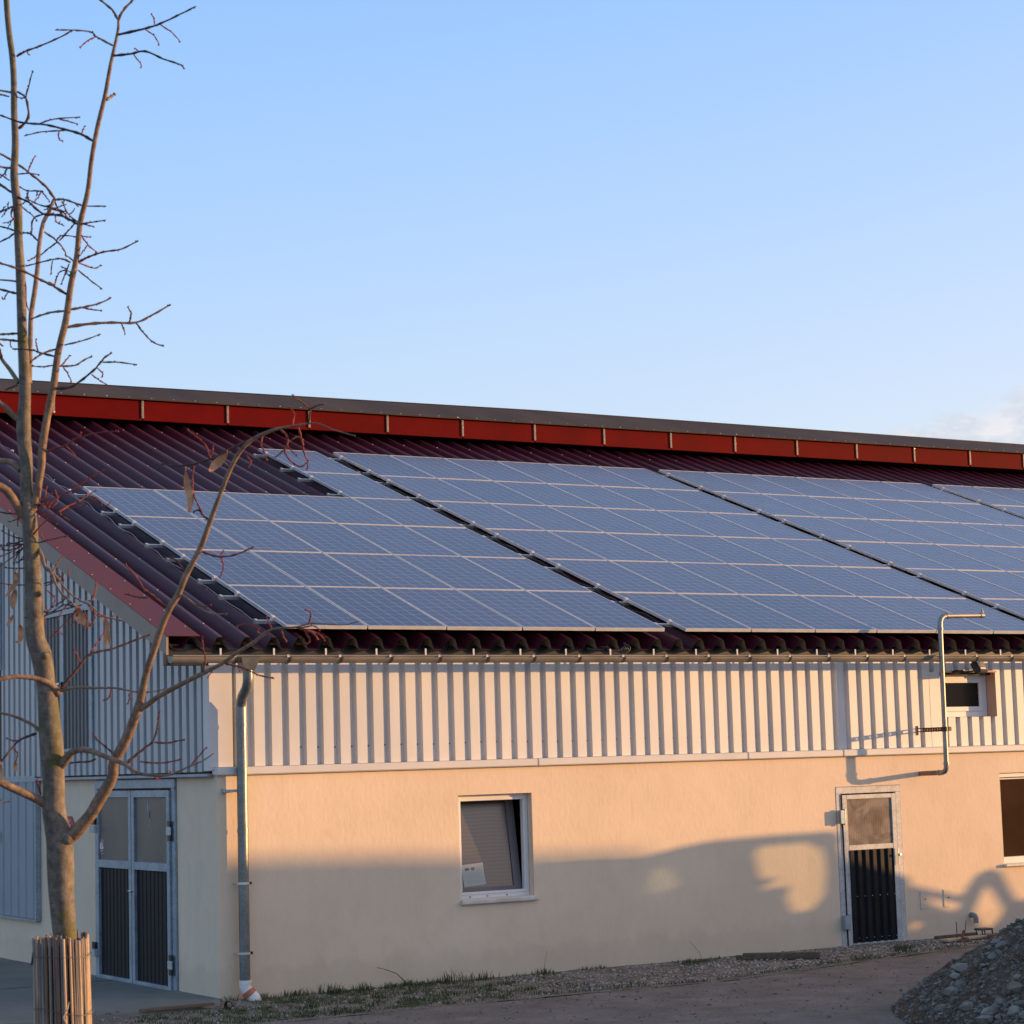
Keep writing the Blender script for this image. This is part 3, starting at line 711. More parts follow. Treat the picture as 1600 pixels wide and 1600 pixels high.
b.add([(-.012,y,z) for y,z in hexp]+[(-.002,y,z) for y,z in hexp],[(0,5,4,3,2,1)]+[(i,(i+1)%6,6+(i+1)%6,6+i) for i in range(6)]); b.build('plate',SIGNR,rs)
b=MB(); y=y1-.11
random.seed(3)
for row,zz in ((0,zc+.03),(1,zc-.035)):
    y=y0+.12
    while y<y1-.12:
        ww=random.uniform(.018,.03)
        b.box(-.015,-.0125,y,y+ww*.35,zz-.016,zz+.016); b.box(-.015,-.0125,y+ww*.35,y+ww,zz-.016,zz-.010) ; b.box(-.015,-.0125,y+ww*.35,y+ww,zz+.010,zz+.016)
        y+=ww+.012
b.build('lettering',SIGNW,rs)
ys=thing('yellow_label','small pale yellow label with dark print at the left edge of the gable','sign',(-.07,7.1,1.63))
b=MB(); b.box(-.071,-.066,6.985,7.38,1.565,1.70); b.build('plate',SIGNY,ys)
b=MB(); b.box(-.074,-.0715,7.0,7.36,1.682,1.692); 
for i in range(2): 
    for j in range(4): b.box(-.074,-.0715,7.01+j*.09,7.075+j*.09,1.585+.04*i,1.60+.04*i)
b.build('print',INK,ys)
# hatch in gable cladding
b=MB()
y0,y1,z0,z1=HT
for a in ((y0-.10,y0,z0-.06,z1+.02),(y1,y1+.06,z0-.06,z1+.02)): b.bbox(-.085,-.02,a[0],a[1],a[2],a[3],.004)
b.bbox(-.085,-.02,y0,y1,z1-.09,z1+.03,.004); b.bbox(-.085,-.02,y0,y1,z0-.03,z0+.01,.004); b.bbox(-.080,-.02,4.50,4.62,z0+.012,z1-.092,.004)
hp=b.build('hatch',GALV,barn,label='two-leaf dark ribbed hatch high in the gable cladding')
b=MB(); ribbed_panel(b,y0,4.50,z0+.01,z1-.09,.03,.035,.125,0,gx,.5,.015); b.build('hatch_leaf',HATCHP,hp)
b=MB(); ribbed_panel(b,4.62,y1,z0+.01,z1-.09,.03,.035,.125,0,gx,.5,.015); b.build('hatch_leaf',HATCHP,hp)
b=MB(); b.box(-.11,-.085,4.50,4.60,3.52,3.58); b.box(-.12,-.10,4.55,4.72,3.55,3.57,1); b.build('latch',[BLACK,ALU],hp)
# small covers and drain on the long wall
for i,(x,lab) in enumerate(((9.81,'flush cover plate on the rendered wall just right of the narrow door'),(10.21,'flush cover plate on the rendered wall, second from the narrow door'))):
    b=MB(); b.box(x-.055,x+.055,-.006,-.002,.41,.62,0); b.box(x-.062,x-.055,-.010,-.002,.40,.625,1); b.box(x-.062,x+.055,-.010,-.002,.40,.407,1); b.stone((x+.02,-.008,.52),.012,2,rough=.1)
    tag(b.build('cover_plate',[PLASTER,SILL,BLACK]),lab,'cover plate','cover plates on the rendered wall')
b=MB(); b.tube([(10.60,0.0,.275),(10.60,-.045,.275),(10.605,-.075,.262),(10.61,-.085,.235),(10.61,-.085,.175)],.034,12)
tag(b.build('drain_spout',galv_mat('grey_plastic',(.2,.21,.24),.1,.5)),'small grey bent pipe sticking out low on the rendered wall','pipe')

# ------------------------------------------------------------------ standpipe with strap
vp=thing('filling_pipe','tall bent galvanised pipe standing off the wall beside the small upper window','pipe',(9.86,0,2.14))
b=MB(); pts=[(9.859,.0,2.125),(9.86,-.36,2.132)]
b.tube(pts,.031,14); b.build('wall_stub',RUST if False else noisy('brown_pipe',(.16,.11,.08),(.26,.19,.14),9,.5,.05,30,metal=.4),vp)
b=MB(); arc=[Vector((9.86,-.36,2.132)),Vector((9.86,-.42,2.134)),Vector((9.862,-.465,2.15)),Vector((9.865,-.487,2.185)),Vector((9.867,-.49,2.24))]
b.tube(arc,.033,14); b.build('elbow',GALVP,vp)
b=MB(); b.tube([(9.867,-.49,2.24),(9.874,-.49,3.2),(9.882,-.49,3.98)],.031,16); b.build('riser',GALVP,vp)
b=MB(); arc=[Vector((9.882,-.49,3.98)),Vector((9.885,-.49,4.05)),Vector((9.905,-.487,4.10)),Vector((9.95,-.483,4.13)),Vector((10.01,-.48,4.138))]
b.tube(arc,.034,14); b.build('elbow',GALVP,vp)
b=MB(); b.tube([(10.01,-.48,4.138),(10.60,-.47,4.15)],.030,16); b.build('arm',GALVP,vp)
b=MB(); b.tube([(10.60,-.47,4.15),(10.66,-.468,4.152)],.036,12); b.tube([(10.645,-.468,4.152),(10.65,-.47,4.20),(10.635,-.47,4.235)],[.02,.012,.008],8); b.build('cap',BLACK if False else GALVP,vp)
for p,q in (((9.868,-.49,2.235),(9.868,-.49,2.265)),((9.882,-.49,3.955),(9.882,-.49,3.985)),((10.0,-.48,4.138),(10.04,-.48,4.139)),((9.86,-.35,2.132),(9.86,-.375,2.132))):
    b=MB(); b.tube([p,q],.038,14); b.build('coupling',GALVP,vp)
b=MB(); z=2.685
for i in range(9): b.box(9.872,9.878,-.07-.0475*i-.038,-.07-.0475*i,z-.028,z+.028)
b.box(9.872,9.878,-.51,.03,z+.014,z+.028); b.box(9.872,9.878,-.51,.03,z-.028,z-.014); b.box(9.868,9.882,.022,.034,z-.065,z+.055)
b.build('strap',RUST,vp)
b=MB(); b.tube([(9.872,-.49,z-.03),(9.872,-.49,z+.03)],.040,14); b.box(9.90,9.95,-.53,-.48,z-.025,z+.03); b.build('clamp',BLACK,vp)
# floodlight
fl=thing('floodlight','black floodlight on a bracket above the small upper window','floodlight',(10.6,-.1,3.46))
Mf=Matrix.Translation((10.80,-.22,3.50))@Matrix.Rotation(R(20),4,'Z')@Matrix.Rotation(R(-28),4,'X')
b=MB(); b.bbox(-.115,.115,-.02,.05,-.085,.085,.01,0,Mf)
for i in range(7): b.box(-.10+i*.032,-.09+i*.032,.05,.075,-.07,.07,0,Mf)
b.build('housing',BLACK,fl)
b=MB(); b.box(-.092,.092,-.024,-.021,-.06,.06,0,Mf); b.build('lens',pane_mat('lamp_glass',(.02,.018,.016),(.06,.05,.04),.12,.3,6),fl)
b=MB(); b.box(-.085,.05,-.028,-.025,-.055,-.035,0,Mf); b.build('reflector',WHITE,fl)
b=MB(); b.tube([(10.55,-.07,3.44),(10.60,-.15,3.43),(10.70,-.19,3.44)],.012,8); b.bbox(10.50,10.60,-.11,.034,3.42,3.46,.004); b.tube([(10.58,-.10,3.42),(10.68,-.14,3.395),(10.79,-.16,3.41),(10.80,-.17,3.45)],.006,6); b.build('mount',BLACK,fl)
# cable loop under the eaves
b=MB()
for k in range(4):
    pts=[(4.78+.02*k,-.28,3.74-.02*k)]+[(4.95+.15*math.cos(t)+.01*k,-.31-.02*k,3.735-(.055+.012*k)*math.sin(t)) for t in [math.pi-math.pi*i/10 for i in range(11)]]+[(5.12,-.25,3.79)]
    b.tube(pts,.0075,6)
b.tube([(4.62,-.22,3.72),(4.72,-.27,3.70),(4.85,-.31,3.69),(5.0,-.33,3.69),(5.08,-.33,3.74)],.014,6)
tag(b.build('cable_loop',BLACK),'loop of black cable hanging under the roof edge beside the second solar array','cable')

# ------------------------------------------------------------------ solar panels
PW,PHh=.99,1.65
def panel_proto():
    root=thing('solar_panel','','solar panel',(0,0,0),'solar panels on the roof')
    b=MB(); t=.012; h=.04
    for a in ((0,PW,0,t),(0,PW,PHh-t,PHh),(0,t,t,PHh-t),(PW-t,PW,t,PHh-t)): b.box(a[0],a[1],a[2],a[3],-h,0)
    f=b.build('frame',PFRAME); f.parent=root
    b=MB(); b.box(t,PW-t,t,PHh-t,-.008,-.004); c=b.build('cell_sheet',CELL); c.parent=root
    return root,f,c
root,fr_,ce_=panel_proto()
ordn=['first','second','third','fourth','fifth','sixth','seventh']
arrn=['leftmost array','second array from left','third array from left','fourth array at right edge']
rown=['bottom row','second row up','third row up','fourth row up','fifth row up','top row']
ax=[.80]; ax.append(ax[0]+5*1.01-.02+.3125); ax.append(ax[1]+6*1.01-.02+.288); ax.append(ax[2]+6*1.01-.02+.276)
first=True
for ai,x0 in enumerate(ax):
    nc=5 if ai==0 else 6
    for r in range(6):
        for c in range(nc):
            if ai==0 and r>=4 and c<4: continue
            if ai==3 and (c>3 or r<2 or (r==2 and c>0) or (r==3 and c>1) or (r==4 and c>2)): continue
            if first: o,ff,cc=root,fr_,ce_; first=False
            else:
                o=root.copy(); col.objects.link(o)
                for ch in (fr_,ce_):
                    k=ch.copy(); col.objects.link(k); k.parent=o
            jit=random.uniform(-.0015,.0015)
            p=roofp(x0+c*1.01,r*1.67,jit)
            o.location=p; o.rotation_euler=(TH+random.uniform(-.0012,.0012),random.uniform(-.0015,.0015),0)
            if ai==0 and r>=4: lab='blue solar panel in the %s of the short column, %s'%(rown[r],arrn[ai])
            else: lab='solar panel in %s, %s from left, %s'%(rown[r],ordn[c],arrn[ai])
            o['label']=lab; o['category']='solar panel'; o['group']='solar panels on the roof'
for ai,x0 in enumerate(ax):
    nc=5 if ai==0 else 6
    rk=thing('mounting_rack','aluminium rails and clamps that carry the %s'%arrn[ai],'mounting rack',roofp(x0,0,-.1),'panel mounting racks')
    for r in range(6):
        if ai==3 and r<2: continue
        xs0=x0 if not(ai==0 and r>=4) else x0+4*1.01
        for q in (.34,1.33):
            s=r*1.67+q; j=random.uniform(-.02,.02)
            b=MB()
            P=[roofp(x,s+d,o) for x in (xs0-.205+j,x0+nc*1.01+.03) for d in (-.018,.018) for o in (-.08,-.042)]
            b.add(P,[(0,1,3,2),(4,6,7,5),(0,4,5,1),(2,3,7,6),(0,2,6,4),(1,5,7,3)])
            P=[roofp(x,s+d,o) for x in (xs0-.215+j,xs0-.18+j) for d in (-.028,.028) for o in (-.085,-.034)]
            b.add(P,[(0,1,3,2),(4,6,7,5),(0,4,5,1),(2,3,7,6),(0,2,6,4),(1,5,7,3)])
            b.build('rail',ALU,rk)
            b=MB()
            P=[roofp(x,s+d,o) for x in (xs0-.03,xs0+.008) for d in (-.028,.028) for o in (-.045,.012)]
            b.add(P,[(0,1,3,2),(4,6,7,5),(0,4,5,1),(2,3,7,6),(0,2,6,4),(1,5,7,3)])
            b.build('end_clamp',TRIM,rk)
# earthing wire down the left side of the racks
b=MB()
for s0,s1 in [(q,q+.99) for q in ()]: pass
pts=[]
for i in range(60):
    s=.3+i*.16; k=(s-.34)%.84
    pts.append(roofp(.60+.012*math.sin(i*1.3),s,-.045-.03*math.sin(math.pi*((s*1.19)%1))))
b.tube(pts,.0028,5)
for i in range(7): b.stone(roofp(.60,6.6+i*.0+i*.62,-.05),.03 if i%2==0 else .012,0,rough=.2)
tag(b.build('earthing_wire',ALU),'thin bare wire running up the roof left of the solar panels','wire')
for ai in (1,2,3):
    b=MB(); x0=ax[ai]
    pts=[roofp(x0-.12+.03*math.sin(i*.9),.2+i*.18,-.05-.02*math.sin(i*1.7)) for i in range(54)]
    b.tube(pts,.009,5)
    tag(b.build('panel_cable',BLACK),'black cable lying in the gap left of the %s'%arrn[ai],'cable','cables between the solar arrays')
    if ai==1:
        pass

# ------------------------------------------------------------------ ground detail
random.seed(11)
def in_strip(x,y): return edge_y(x)-.03<y<-.01
b=MB()
for i in range(5200):
    x=random.uniform(-1.6,13.0); e=edge_y(x); y=random.uniform(e-.02,-.02)
    if x<3.2 and random.random()<.72: continue
    if -1.6<x<0 and y>-.62: continue
    r=random.uniform(.006,.017)
    b.stone((x,y,.014+r*.3),r,random.choice((0,0,1)),(1,1,.7))
b.build('loose_gravel',[PEB,STONE],kind='stuff',label='pale loose gravel along the foot of the rendered wall')
b=MB()
for i in range(1500):
    x=random.uniform(-2,11); y=edge_y(x)-.05-4.5*random.random()**1.5; r=random.uniform(.003,.010)
    if random.random()<.08: r*=1.8
    b.stone((x,y,gz(x,y)+.002),r,random.choice((0,0,1)),(1.5,1.5,.5))
b.build('road_grit',[STONE,BLACK],kind='stuff')
def blades(b,x,y,z,h,n,spread,lean=.5):
    for _ in range(n):
        a=random.uniform(0,6.28); d=random.random()**.6*spread; px,py=x+d*math.cos(a),y+d*math.sin(a)
        hh=h*random.uniform(.45,1.1); w=random.uniform(.003,.007); t=random.uniform(0,6.28); ln=random.uniform(.1,lean)*hh
        dx,dy=math.cos(t),math.sin(t); wx,wy=-dy*w,dx*w
        b.add([(px-wx,py-wy,z),(px+wx,py+wy,z),(px+dx*ln*.35+wx*.7,py+dy*ln*.35+wy*.7,z+hh*.6),(px+dx*ln*.35-wx*.7,py+dy*ln*.35-wy*.7,z+hh*.6),(px+dx*ln,py+dy*ln,z+hh)],[(0,1,2,3),(3,2,4)])
b=MB(); random.seed(5)
for i in range(1050):
    x=random.uniform(-1.4,4.4); e=edge_y(x)
    dens=1.0 if x<2.2 else max(0,.85-(x-2.2)*.42)
    y=random.uniform(e+.02,-.03)
    if -1.4<x<0 and y>-.72: continue
    nn=noise.noise(Vector((x*1.6,y*2.5,0)))
    near=math.exp((y)/.35) if y>-.9 else 0
    if random.random()>dens*(.28+.5*(nn>-.05)+.35*near): continue
    blades(b,x,y,.01,random.uniform(.025,.07)*(1.3 if y>-.35 else .8),random.randint(10,20),.09,1.3)
for (x,y,h,n) in ((4.7,-.1,.05,30),(4.55,-.12,.06,30),(5.9,-.35,.07,60),(6.1,-.3,.05,60),(5.75,-.4,.06,50),(6.35,-.2,.05,40),(8.6,-.9,.07,60),(8.75,-.85,.06,50),(8.4,-1.15,.05,40),(7.5,-1.45,.05,70),(7.7,-1.4,.05,50),(9.15,-.6,.04,30),(3.2,-.12,.12,25),(2.75,-.15,.17,30),(2.9,-.2,.15,22),(3.95,-.15,.08,30),(1.2,-.2,.13,40),(.7,-.2,.09,40),(1.6,-.15,.1,30)):
    blades(b,x,y,.01,h,n,.14,.7)
for i in range(260):
    x=random.uniform(-1.2,12); blades(b,x,edge_y(x)+random.uniform(-.03,.10),.008,.035,5,.06,.9)
b.build('grass',GRASS,kind='stuff',label='short dark grass growing along the wall foot')
DRY=noisy('dry_stalk',(.07,.05,.03),(.13,.09,.05),20,.8,.1,30)
def stalk(pts,r,lab):
    b=MB(); b.tube(pts,[r*(1-.6*i/(len(pts)-1)) for i in range(len(pts))],5); 
    tag(b.build('dry_stalk',DRY),lab,'stalk','dry stalks along the wall')
stalk([(2.15,-.15,.0),(2.13,-.14,.08),(2.05,-.12,.16),(1.90,-.1,.22),(1.82,-.1,.24)],.007,'dark arching dry stalk leaning against the lower wall')
stalk([(3.97,-.08,0),(3.99,-.08,.12),(4.03,-.07,.27)],.003,'thin upright dry stalk below and right of the tilted window')
stalk([(6.2,-.1,0),(6.15,-.09,.12),(6.03,-.08,.25)],.003,'thin leaning dry stalk near the wooden beam')
stalk([(1.3,-.3,0),(1.42,-.3,.05),(1.55,-.3,.03),(1.62,-.3,0)],.007,'short bent dry stalk lying in the grass')
# beam
def prism_beam(a,c,w,h,z,m,name):
    a=Vector(a); c=Vector(c); d=(c-a); L_=d.length; d.normalize(); M=Matrix.Translation((a.x,a.y,z))@Matrix.Rotation(math.atan2(d.y,d.x),4,'Z')
    b=MB(); 
    N_=8
    for i in range(1): b.bbox(0,L_,-w/2,w/2,0,h,.006,0,M)
    return b.build(name,m)
tag(prism_beam((6.50,-.50,0),(7.22,-1.05,0),.09,.075,.02,WOODD,'wooden_beam'),'weathered wooden beam lying on the gravel left of the narrow door','beam')
tag(prism_beam((6.45,-.43,0),(6.62,-.58,0),.07,.05,.02,WOODD,'wooden_offcut'),'short dark wood offcut behind the long beam','wood')
# scrap by the wall
tag(prism_beam((9.55,-.62,0),(10.35,-.52,0),.16,.03,.03,WOODL,'wooden_board'),'pale board lying under the dark metal stand by the wall','board')
tag(prism_beam((10.2,-.75,0),(11.1,-.35,0),.07,.05,.03,RUST,'rusty_bar'),'rusty bar lying beside the pale board','bar')
tag(prism_beam((9.75,-.25,0),(10.5,-.2,0),.05,.04,.03,WOODD,'wooden_batten'),'dark batten lying against the wall foot','batten')
ms=thing('metal_stand','low dark metal stand with a flat tray on legs by the wall foot','stand',(10.3,-.45,0))
b=MB(); b.bbox(10.30,10.50,-.52,-.36,.115,.135,.006); b.box(10.31,10.49,-.51,-.37,.136,.14); b.build('tray',galv_mat('dull_steel',(.07,.08,.09),.4,.5),ms)
for x,y in ((10.31,-.51),(10.33,-.38),(10.49,-.5),(10.47,-.38)):
    b=MB(); b.tube([(x+.02,y,.0),(x,y,.118)],.008,6); b.build('leg',BLACK,ms)
b=MB(); b.tube([(9.72,-.75,.01),(9.80,-.70,.08),(9.86,-.66,.15)],.016,6); b.tube([(9.72,-.75,.03),(9.95,-.72,.02)],.014,6); b.tube([(9.8,-.6,.0),(9.8,-.6,.26)],.006,5); b.tube([(10.1,-.4,.0),(10.15,-.4,.25)],.005,5); b.build('bent_rod',RUST,ms)
b=MB(); b.stone((9.86,-.72,.04),.05,0); tag(b.build('scrap_lump',WOODD),'dark lump of scrap in front of the pale board','scrap')
for (x,y,s,lab) in ((-.15,-.62,.05,'broken dark pipe end lying at the corner of the concrete apron'),):
    b=MB(); n=14; ring=[]
    M=Matrix.Translation((x,y,.05))@Matrix.Rotation(R(-35),4,'Z')
    for xx,rr in ((-.14,.045),(.0,.045),(.0,.036),(-.14,.036)):
        for k in range(n): t=2*math.pi*k/n; ring.append(M@Vector((rr*math.cos(t),xx,rr*math.sin(t))))
    b.add(ring,[(i*n+k,i*n+(k+1)%n,(i+1)*n+(k+1)%n,(i+1)*n+k) for i in range(3) for k in range(n)],0,True)
    tag(b.build('pipe_offcut',WOODD),lab,'pipe')
b=MB(); b.box(-1.15,-.35,-.58,-.50,.048,.075,0,Matrix.Rotation(R(3),4,'Z')); tag(b.build('kerb_offcut',noisy('brown_brick_strip',(.12,.085,.06),(.17,.12,.09),9,.8,.3,50)),'thin brown strip lying on the edge of the concrete apron','strip')
b=MB(); b.tube([(-2.6,4.4,.05),(-1.9,4.2,.055),(-1.3,4.2,.06),(-.95,4.35,.075)],[.02,.022,.016,.008],6); tag(b.build('fallen_stick',WOODD),'dark fallen stick on the concrete apron at the left','stick')
for i in range(1):
    b=MB()
    for _ in range(14): b.stone((-1.6+random.uniform(-.4,.4),-.5+random.uniform(-.1,.1),.05),random.uniform(.01,.03),0)
    b.build('spilled_grit',STONE,kind='stuff')

# ------------------------------------------------------------------ gravel heaps
def heap(cx,cy,rad,h,seed,name,lab,nst,stones=True):
    random.seed(seed); b=MB(); n=96
    def hz(x,y):
        d=math.hypot(x-cx,y-cy)/rad
        a=math.atan2(y-cy,x-cx)
        e=1+.07*noise.noise(Vector((math.cos(a)*1.5,math.sin(a)*1.5,seed)))
        t=max(0,1-d/e); base=h*(t**.92)*(1-.10*t)
        return gz(x,y)-.03+base+ (.08*noise.noise(Vector((x*1.6,y*1.6,seed)))+.05*noise.noise(Vector((x*5,y*5,seed))) +.018*noise.noise(Vector((x*14,y*14,seed))))*min(1,base*3)
    for j in range(n+1):
        for i in range(n+1):
            x=cx+rad*1.1*(2*i/n-1); y=cy+rad*1.1*(2*j/n-1); b.v.append((x,y,hz(x,y)))
    for j in range(n):
        for i in range(n): b.f.append((j*(n+1)+i,j*(n+1)+i+1,(j+1)*(n+1)+i+1,(j+1)*(n+1)+i)); b.m.append(0); b.s.append(True)
    for k in range(nst):
        a=random.uniform(2.2,5.6); d=rad*random.random()**.5*1.02; x,y=cx+d*math.cos(a),cy+d*math.sin(a)
        r=.004+.024*random.random()**6+ .006*random.random()
        b.stone((x,y,hz(x,y)+r*.2),r,1 if random.random()<.93 else 2,(1,1,.75),rough=.45)
    b.build(name,[SOIL,STONE,STONEL],kind='stuff',label=lab)
    return hz
HC=(6.74,-8.05)
hz=heap(HC[0],HC[1],3.42,2.12,2,'gravel_heap','dark heap of earth and gravel at the lower right',9000)
heap(17.0,-12.3,5.5,4.0,5,'gravel_heap','unseen heap of earth added beyond the yard to shade the near heap',500)  # out of view, added to keep the sun off the near heap
# ray-march to place the larger stones where the photograph shows them
def on_heap(u,v):
    D=12.0; prev=None
    while D<26:
        p=at(u,v,D)
        if p.z<hz(p.x,p.y): return p
        D+=.02
    return None
big=[(1502,1515,18,'pale angular stone high on the left edge of the heap'),(1495,1527,11,'small pale stone just below the pale angular stone'),(1489,1541,9,'upright grey stone on the left slope of the heap'),(1503,1541,13,'grey wedge stone beside the upright one'),(1488,1551,17,'white flat-topped stone on the left slope of the heap'),
 (1552,1497,11,'grey angular stone near the top of the heap'),(1558,1474,11,'pale stone on the heap crest, left of two'),(1566,1478,12,'pale stone on the heap crest, right of two'),(1547,1482,8,'small pale stone on the heap crest'),(1594,1451,9,'small white stone where the heap meets the right edge'),(1589,1528,9,'blue-grey stone near the right edge'),
 (1470,1579,13,'grey stone low on the heap near its left foot'),(1446,1578,9,'small grey stone at the left foot of the heap'),(1523,1564,11,'grey flat stone in the lower middle of the heap'),(1513,1576,15,'broad grey stone low in the heap'),(1587,1547,22,'large dull slab near the right edge of the heap'),(1545,1584,16,'blue-grey stone at the bottom of the heap'),(1563,1569,14,'brown flat stone low on the heap'),(1585,1583,17,'pale stone in the bottom right corner of the heap'),(1538,1596,18,'blue stone cut by the bottom edge'),(1556,1576,12,'tan flat stone low on the heap'),(1596,1571,14,'grey stone at the lower right edge')]
random.seed(21)
for u,v,wd,lab in big:
    p=on_heap(u,v)
    if p is None: p=at(u,v,20)
    r=wd/F*(p-C).length*.78
    b=MB(); b.stone((p.x,p.y,p.z+r*.15),r*1.05,0,(1,1,.72),rough=.28)
    tag(b.build('stone',STONEL if ('pale' in lab or 'white' in lab or 'blue' in lab) else STONE),lab,'stone','stones on the gravel heap')
# pebbly clusters of middle-sized stones
b=MB()
for i in range(260):
    a=random.uniform(1.6,4.6); d=3.1+.9*random.random()**2; x=HC[0]+d*math.cos(a); y=HC[1]+d*math.sin(a)
    if y>edge_y(x)-.1: continue
    r=random.uniform(.006,.026)*random.random()+.005; b.stone((x,y,max(gz(x,y),hz(x,y))+r*.2),r,0 if random.random()<.85 else 1,(1,1,.7))
for i in range(170):
    u=random.gauss(1570,26) if i%2 else random.uniform(1420,1600); v=random.gauss(1580,14) if i%2 else random.uniform(1470,1600)
    p=on_heap(u,v)
    if p is None: continue
    r=random.uniform(.012,.03); b.stone((p.x,p.y,p.z+r*.2),r,random.choice((0,0,1)),(1,1,.7))
b.build('heap_stones',[STONE,STONEL],kind='stuff',label='small stones scattered on the gravel heap')

# ------------------------------------------------------------------ things out of frame that shade the wall
CYP=-4.6
def cast(pt): return (pt[0]+2.37*(-CYP), pt[1]+.22*(-CYP))
def sheet_with_holes(b,outer,holes,y,t,mi=0):
    polys=[[Vector((p[0],0,p[1])) for p in outer]]+[[Vector((p[0],0,p[1])) for p in h] for h in holes]
    # 2D tessellation in x,z
    p2=[[Vector((q.x,q.z,0)) for q in pl] for pl in polys]
    tris=tessellate_polygon(p2); flat=[q for pl in p2 for q in pl]; n=len(flat)
    vs=[(q.x,y,q.y) for q in flat]+[(q.x,y+t,q.y) for q in flat]
    fs=[tuple(tr) for tr in tris]+[tuple(n+i for i in tr[::-1]) for tr in tris]
    o=0
    for pl in p2:
        k=len(pl)
        for i in range(k): fs.append((o+i,o+(i+1)%k,n+o+(i+1)%k,n+o+i))
        o+=k
    b.add(vs,fs,mi)
SHEETG=noisy('dull_green_silhouette',(.05,.07,.05),(.08,.10,.07),2,.7,.1,20)
tr_=thing('vehicle_silhouette','unseen green vehicle trailer with windows parked across the yard','silhouette',(14,CYP,0))  # unseen vehicle outline, added and cut to shape the shadow on the wall
zg=-cast((0,0))[1]
outer=[(3.55,1.0),(3.75,1.20),(3.95,1.285),(4.7,1.292),(5.42,1.27),(6.0,1.36),(6.4,1.405),(7.3,1.432),(8.30,1.44),(8.42,1.36),(8.37,1.25),(8.45,1.06),(8.9,.93),(9.5,.80),(9.5,-.9),(3.2,-.9),(3.2,.6)]
holes=[[(7.03,1.22),(7.12,1.305),(7.93,1.32),(8.18,1.22),(8.22,1.0),(8.17,.66),(7.98,.50),(7.60,.47),(7.48,.66),(7.56,.76),(7.50,.80),(7.06,.78),(7.40,.90),(7.10,.92)],
       [(4.05,.93),(4.35,.90),(4.82,1.08),(4.70,1.19),(4.15,1.15)],[(5.40,.84),(5.55,.80),(5.97,.90),(5.80,1.13),(5.5,1.10)]]
b=MB(); sheet_with_holes(b,[cast(p) for p in outer],[[cast(p) for p in h] for h in holes],CYP,.04); b.build('silhouette_sheet',SHEETG,tr_)
b=MB()
for h,mi in zip(holes,(0,None,1)):
    if mi is None: continue
    q=[cast(p) for p in h]; xs_=[p[0] for p in q]; zs_=[p[1] for p in q]
    b.quad((min(xs_)-.05,CYP-.02,min(zs_)-.05),(max(xs_)+.05,CYP-.02,min(zs_)-.05),(max(xs_)+.05,CYP-.02,max(zs_)+.05),(min(xs_)-.05,CYP-.02,max(zs_)+.05),mi)
b.build('window_pane',[TINT,TINTD],tr_)
for x in (15.0,16.3,19.2):
    b=MB(); b.tube([(x,CYP-.25,.5),(x,CYP-.02,.5)],.5,24); b.build('wheel',BLACK,tr_)  # wheel discs added to the unseen outline
FY=-14.0
def far(pt): return (pt[0]+2.37*(-FY), pt[1]+.22*(-FY))
fw=thing('far_shade_slab','unseen long slab added far off to shade the left facade','wall',(30,FY,0))  # unseen slab added for the soft shade on the left of the facade
b=MB(); sheet_with_holes(b,[far(p) for p in ((-9,1.45),(.1,1.43),(1.2,1.39),(2.2,1.35),(3.2,1.315),(4.9,1.27),(4.9,-2.4),(-9,-2.4))],[],FY,.25); b.build('shade_slab',CONC,fw)
b=MB()
for i in range(5): b.box(far((-8+i*3,0))[0]-.15,far((-8+i*3,0))[0]+.15,FY+.25,FY+.6,.5,4.0)
b.build('slab_rib',CONC,fw)  # ribs on the added slab
ld=thing('loop_shade_sheet','unseen cut-out sheet added to shade the wall beside the trailer','shadow sheet',(22,CYP,0))  # unseen flat cut-out, added to cast the loop-shaped shade
outer=[(9.4,.80),(10.1,.645),(10.66,.52),(10.80,.66),(10.95,.80),(11.15,.86),(11.32,.80),(11.42,.62),(11.55,.44),(11.8,.42),(12.3,.60),(14,.62),(14,-.95),(9.4,-.95)]
holes=[[(9.80,.60),(10.66,.45),(10.55,.33),(10.2,.42)],[(9.46,.22),(9.70,.30),(10.0,.225),(9.75,.12)],[(11.07,.72),(11.24,.56),(11.41,.31),(11.25,.16),(11.04,.06),(10.90,.15),(10.78,.31),(10.92,.52)]]
b=MB(); sheet_with_holes(b,[cast(p) for p in outer],[[cast(p) for p in h] for h in holes],CYP-.1,.05); b.build('frame',RUST,ld)

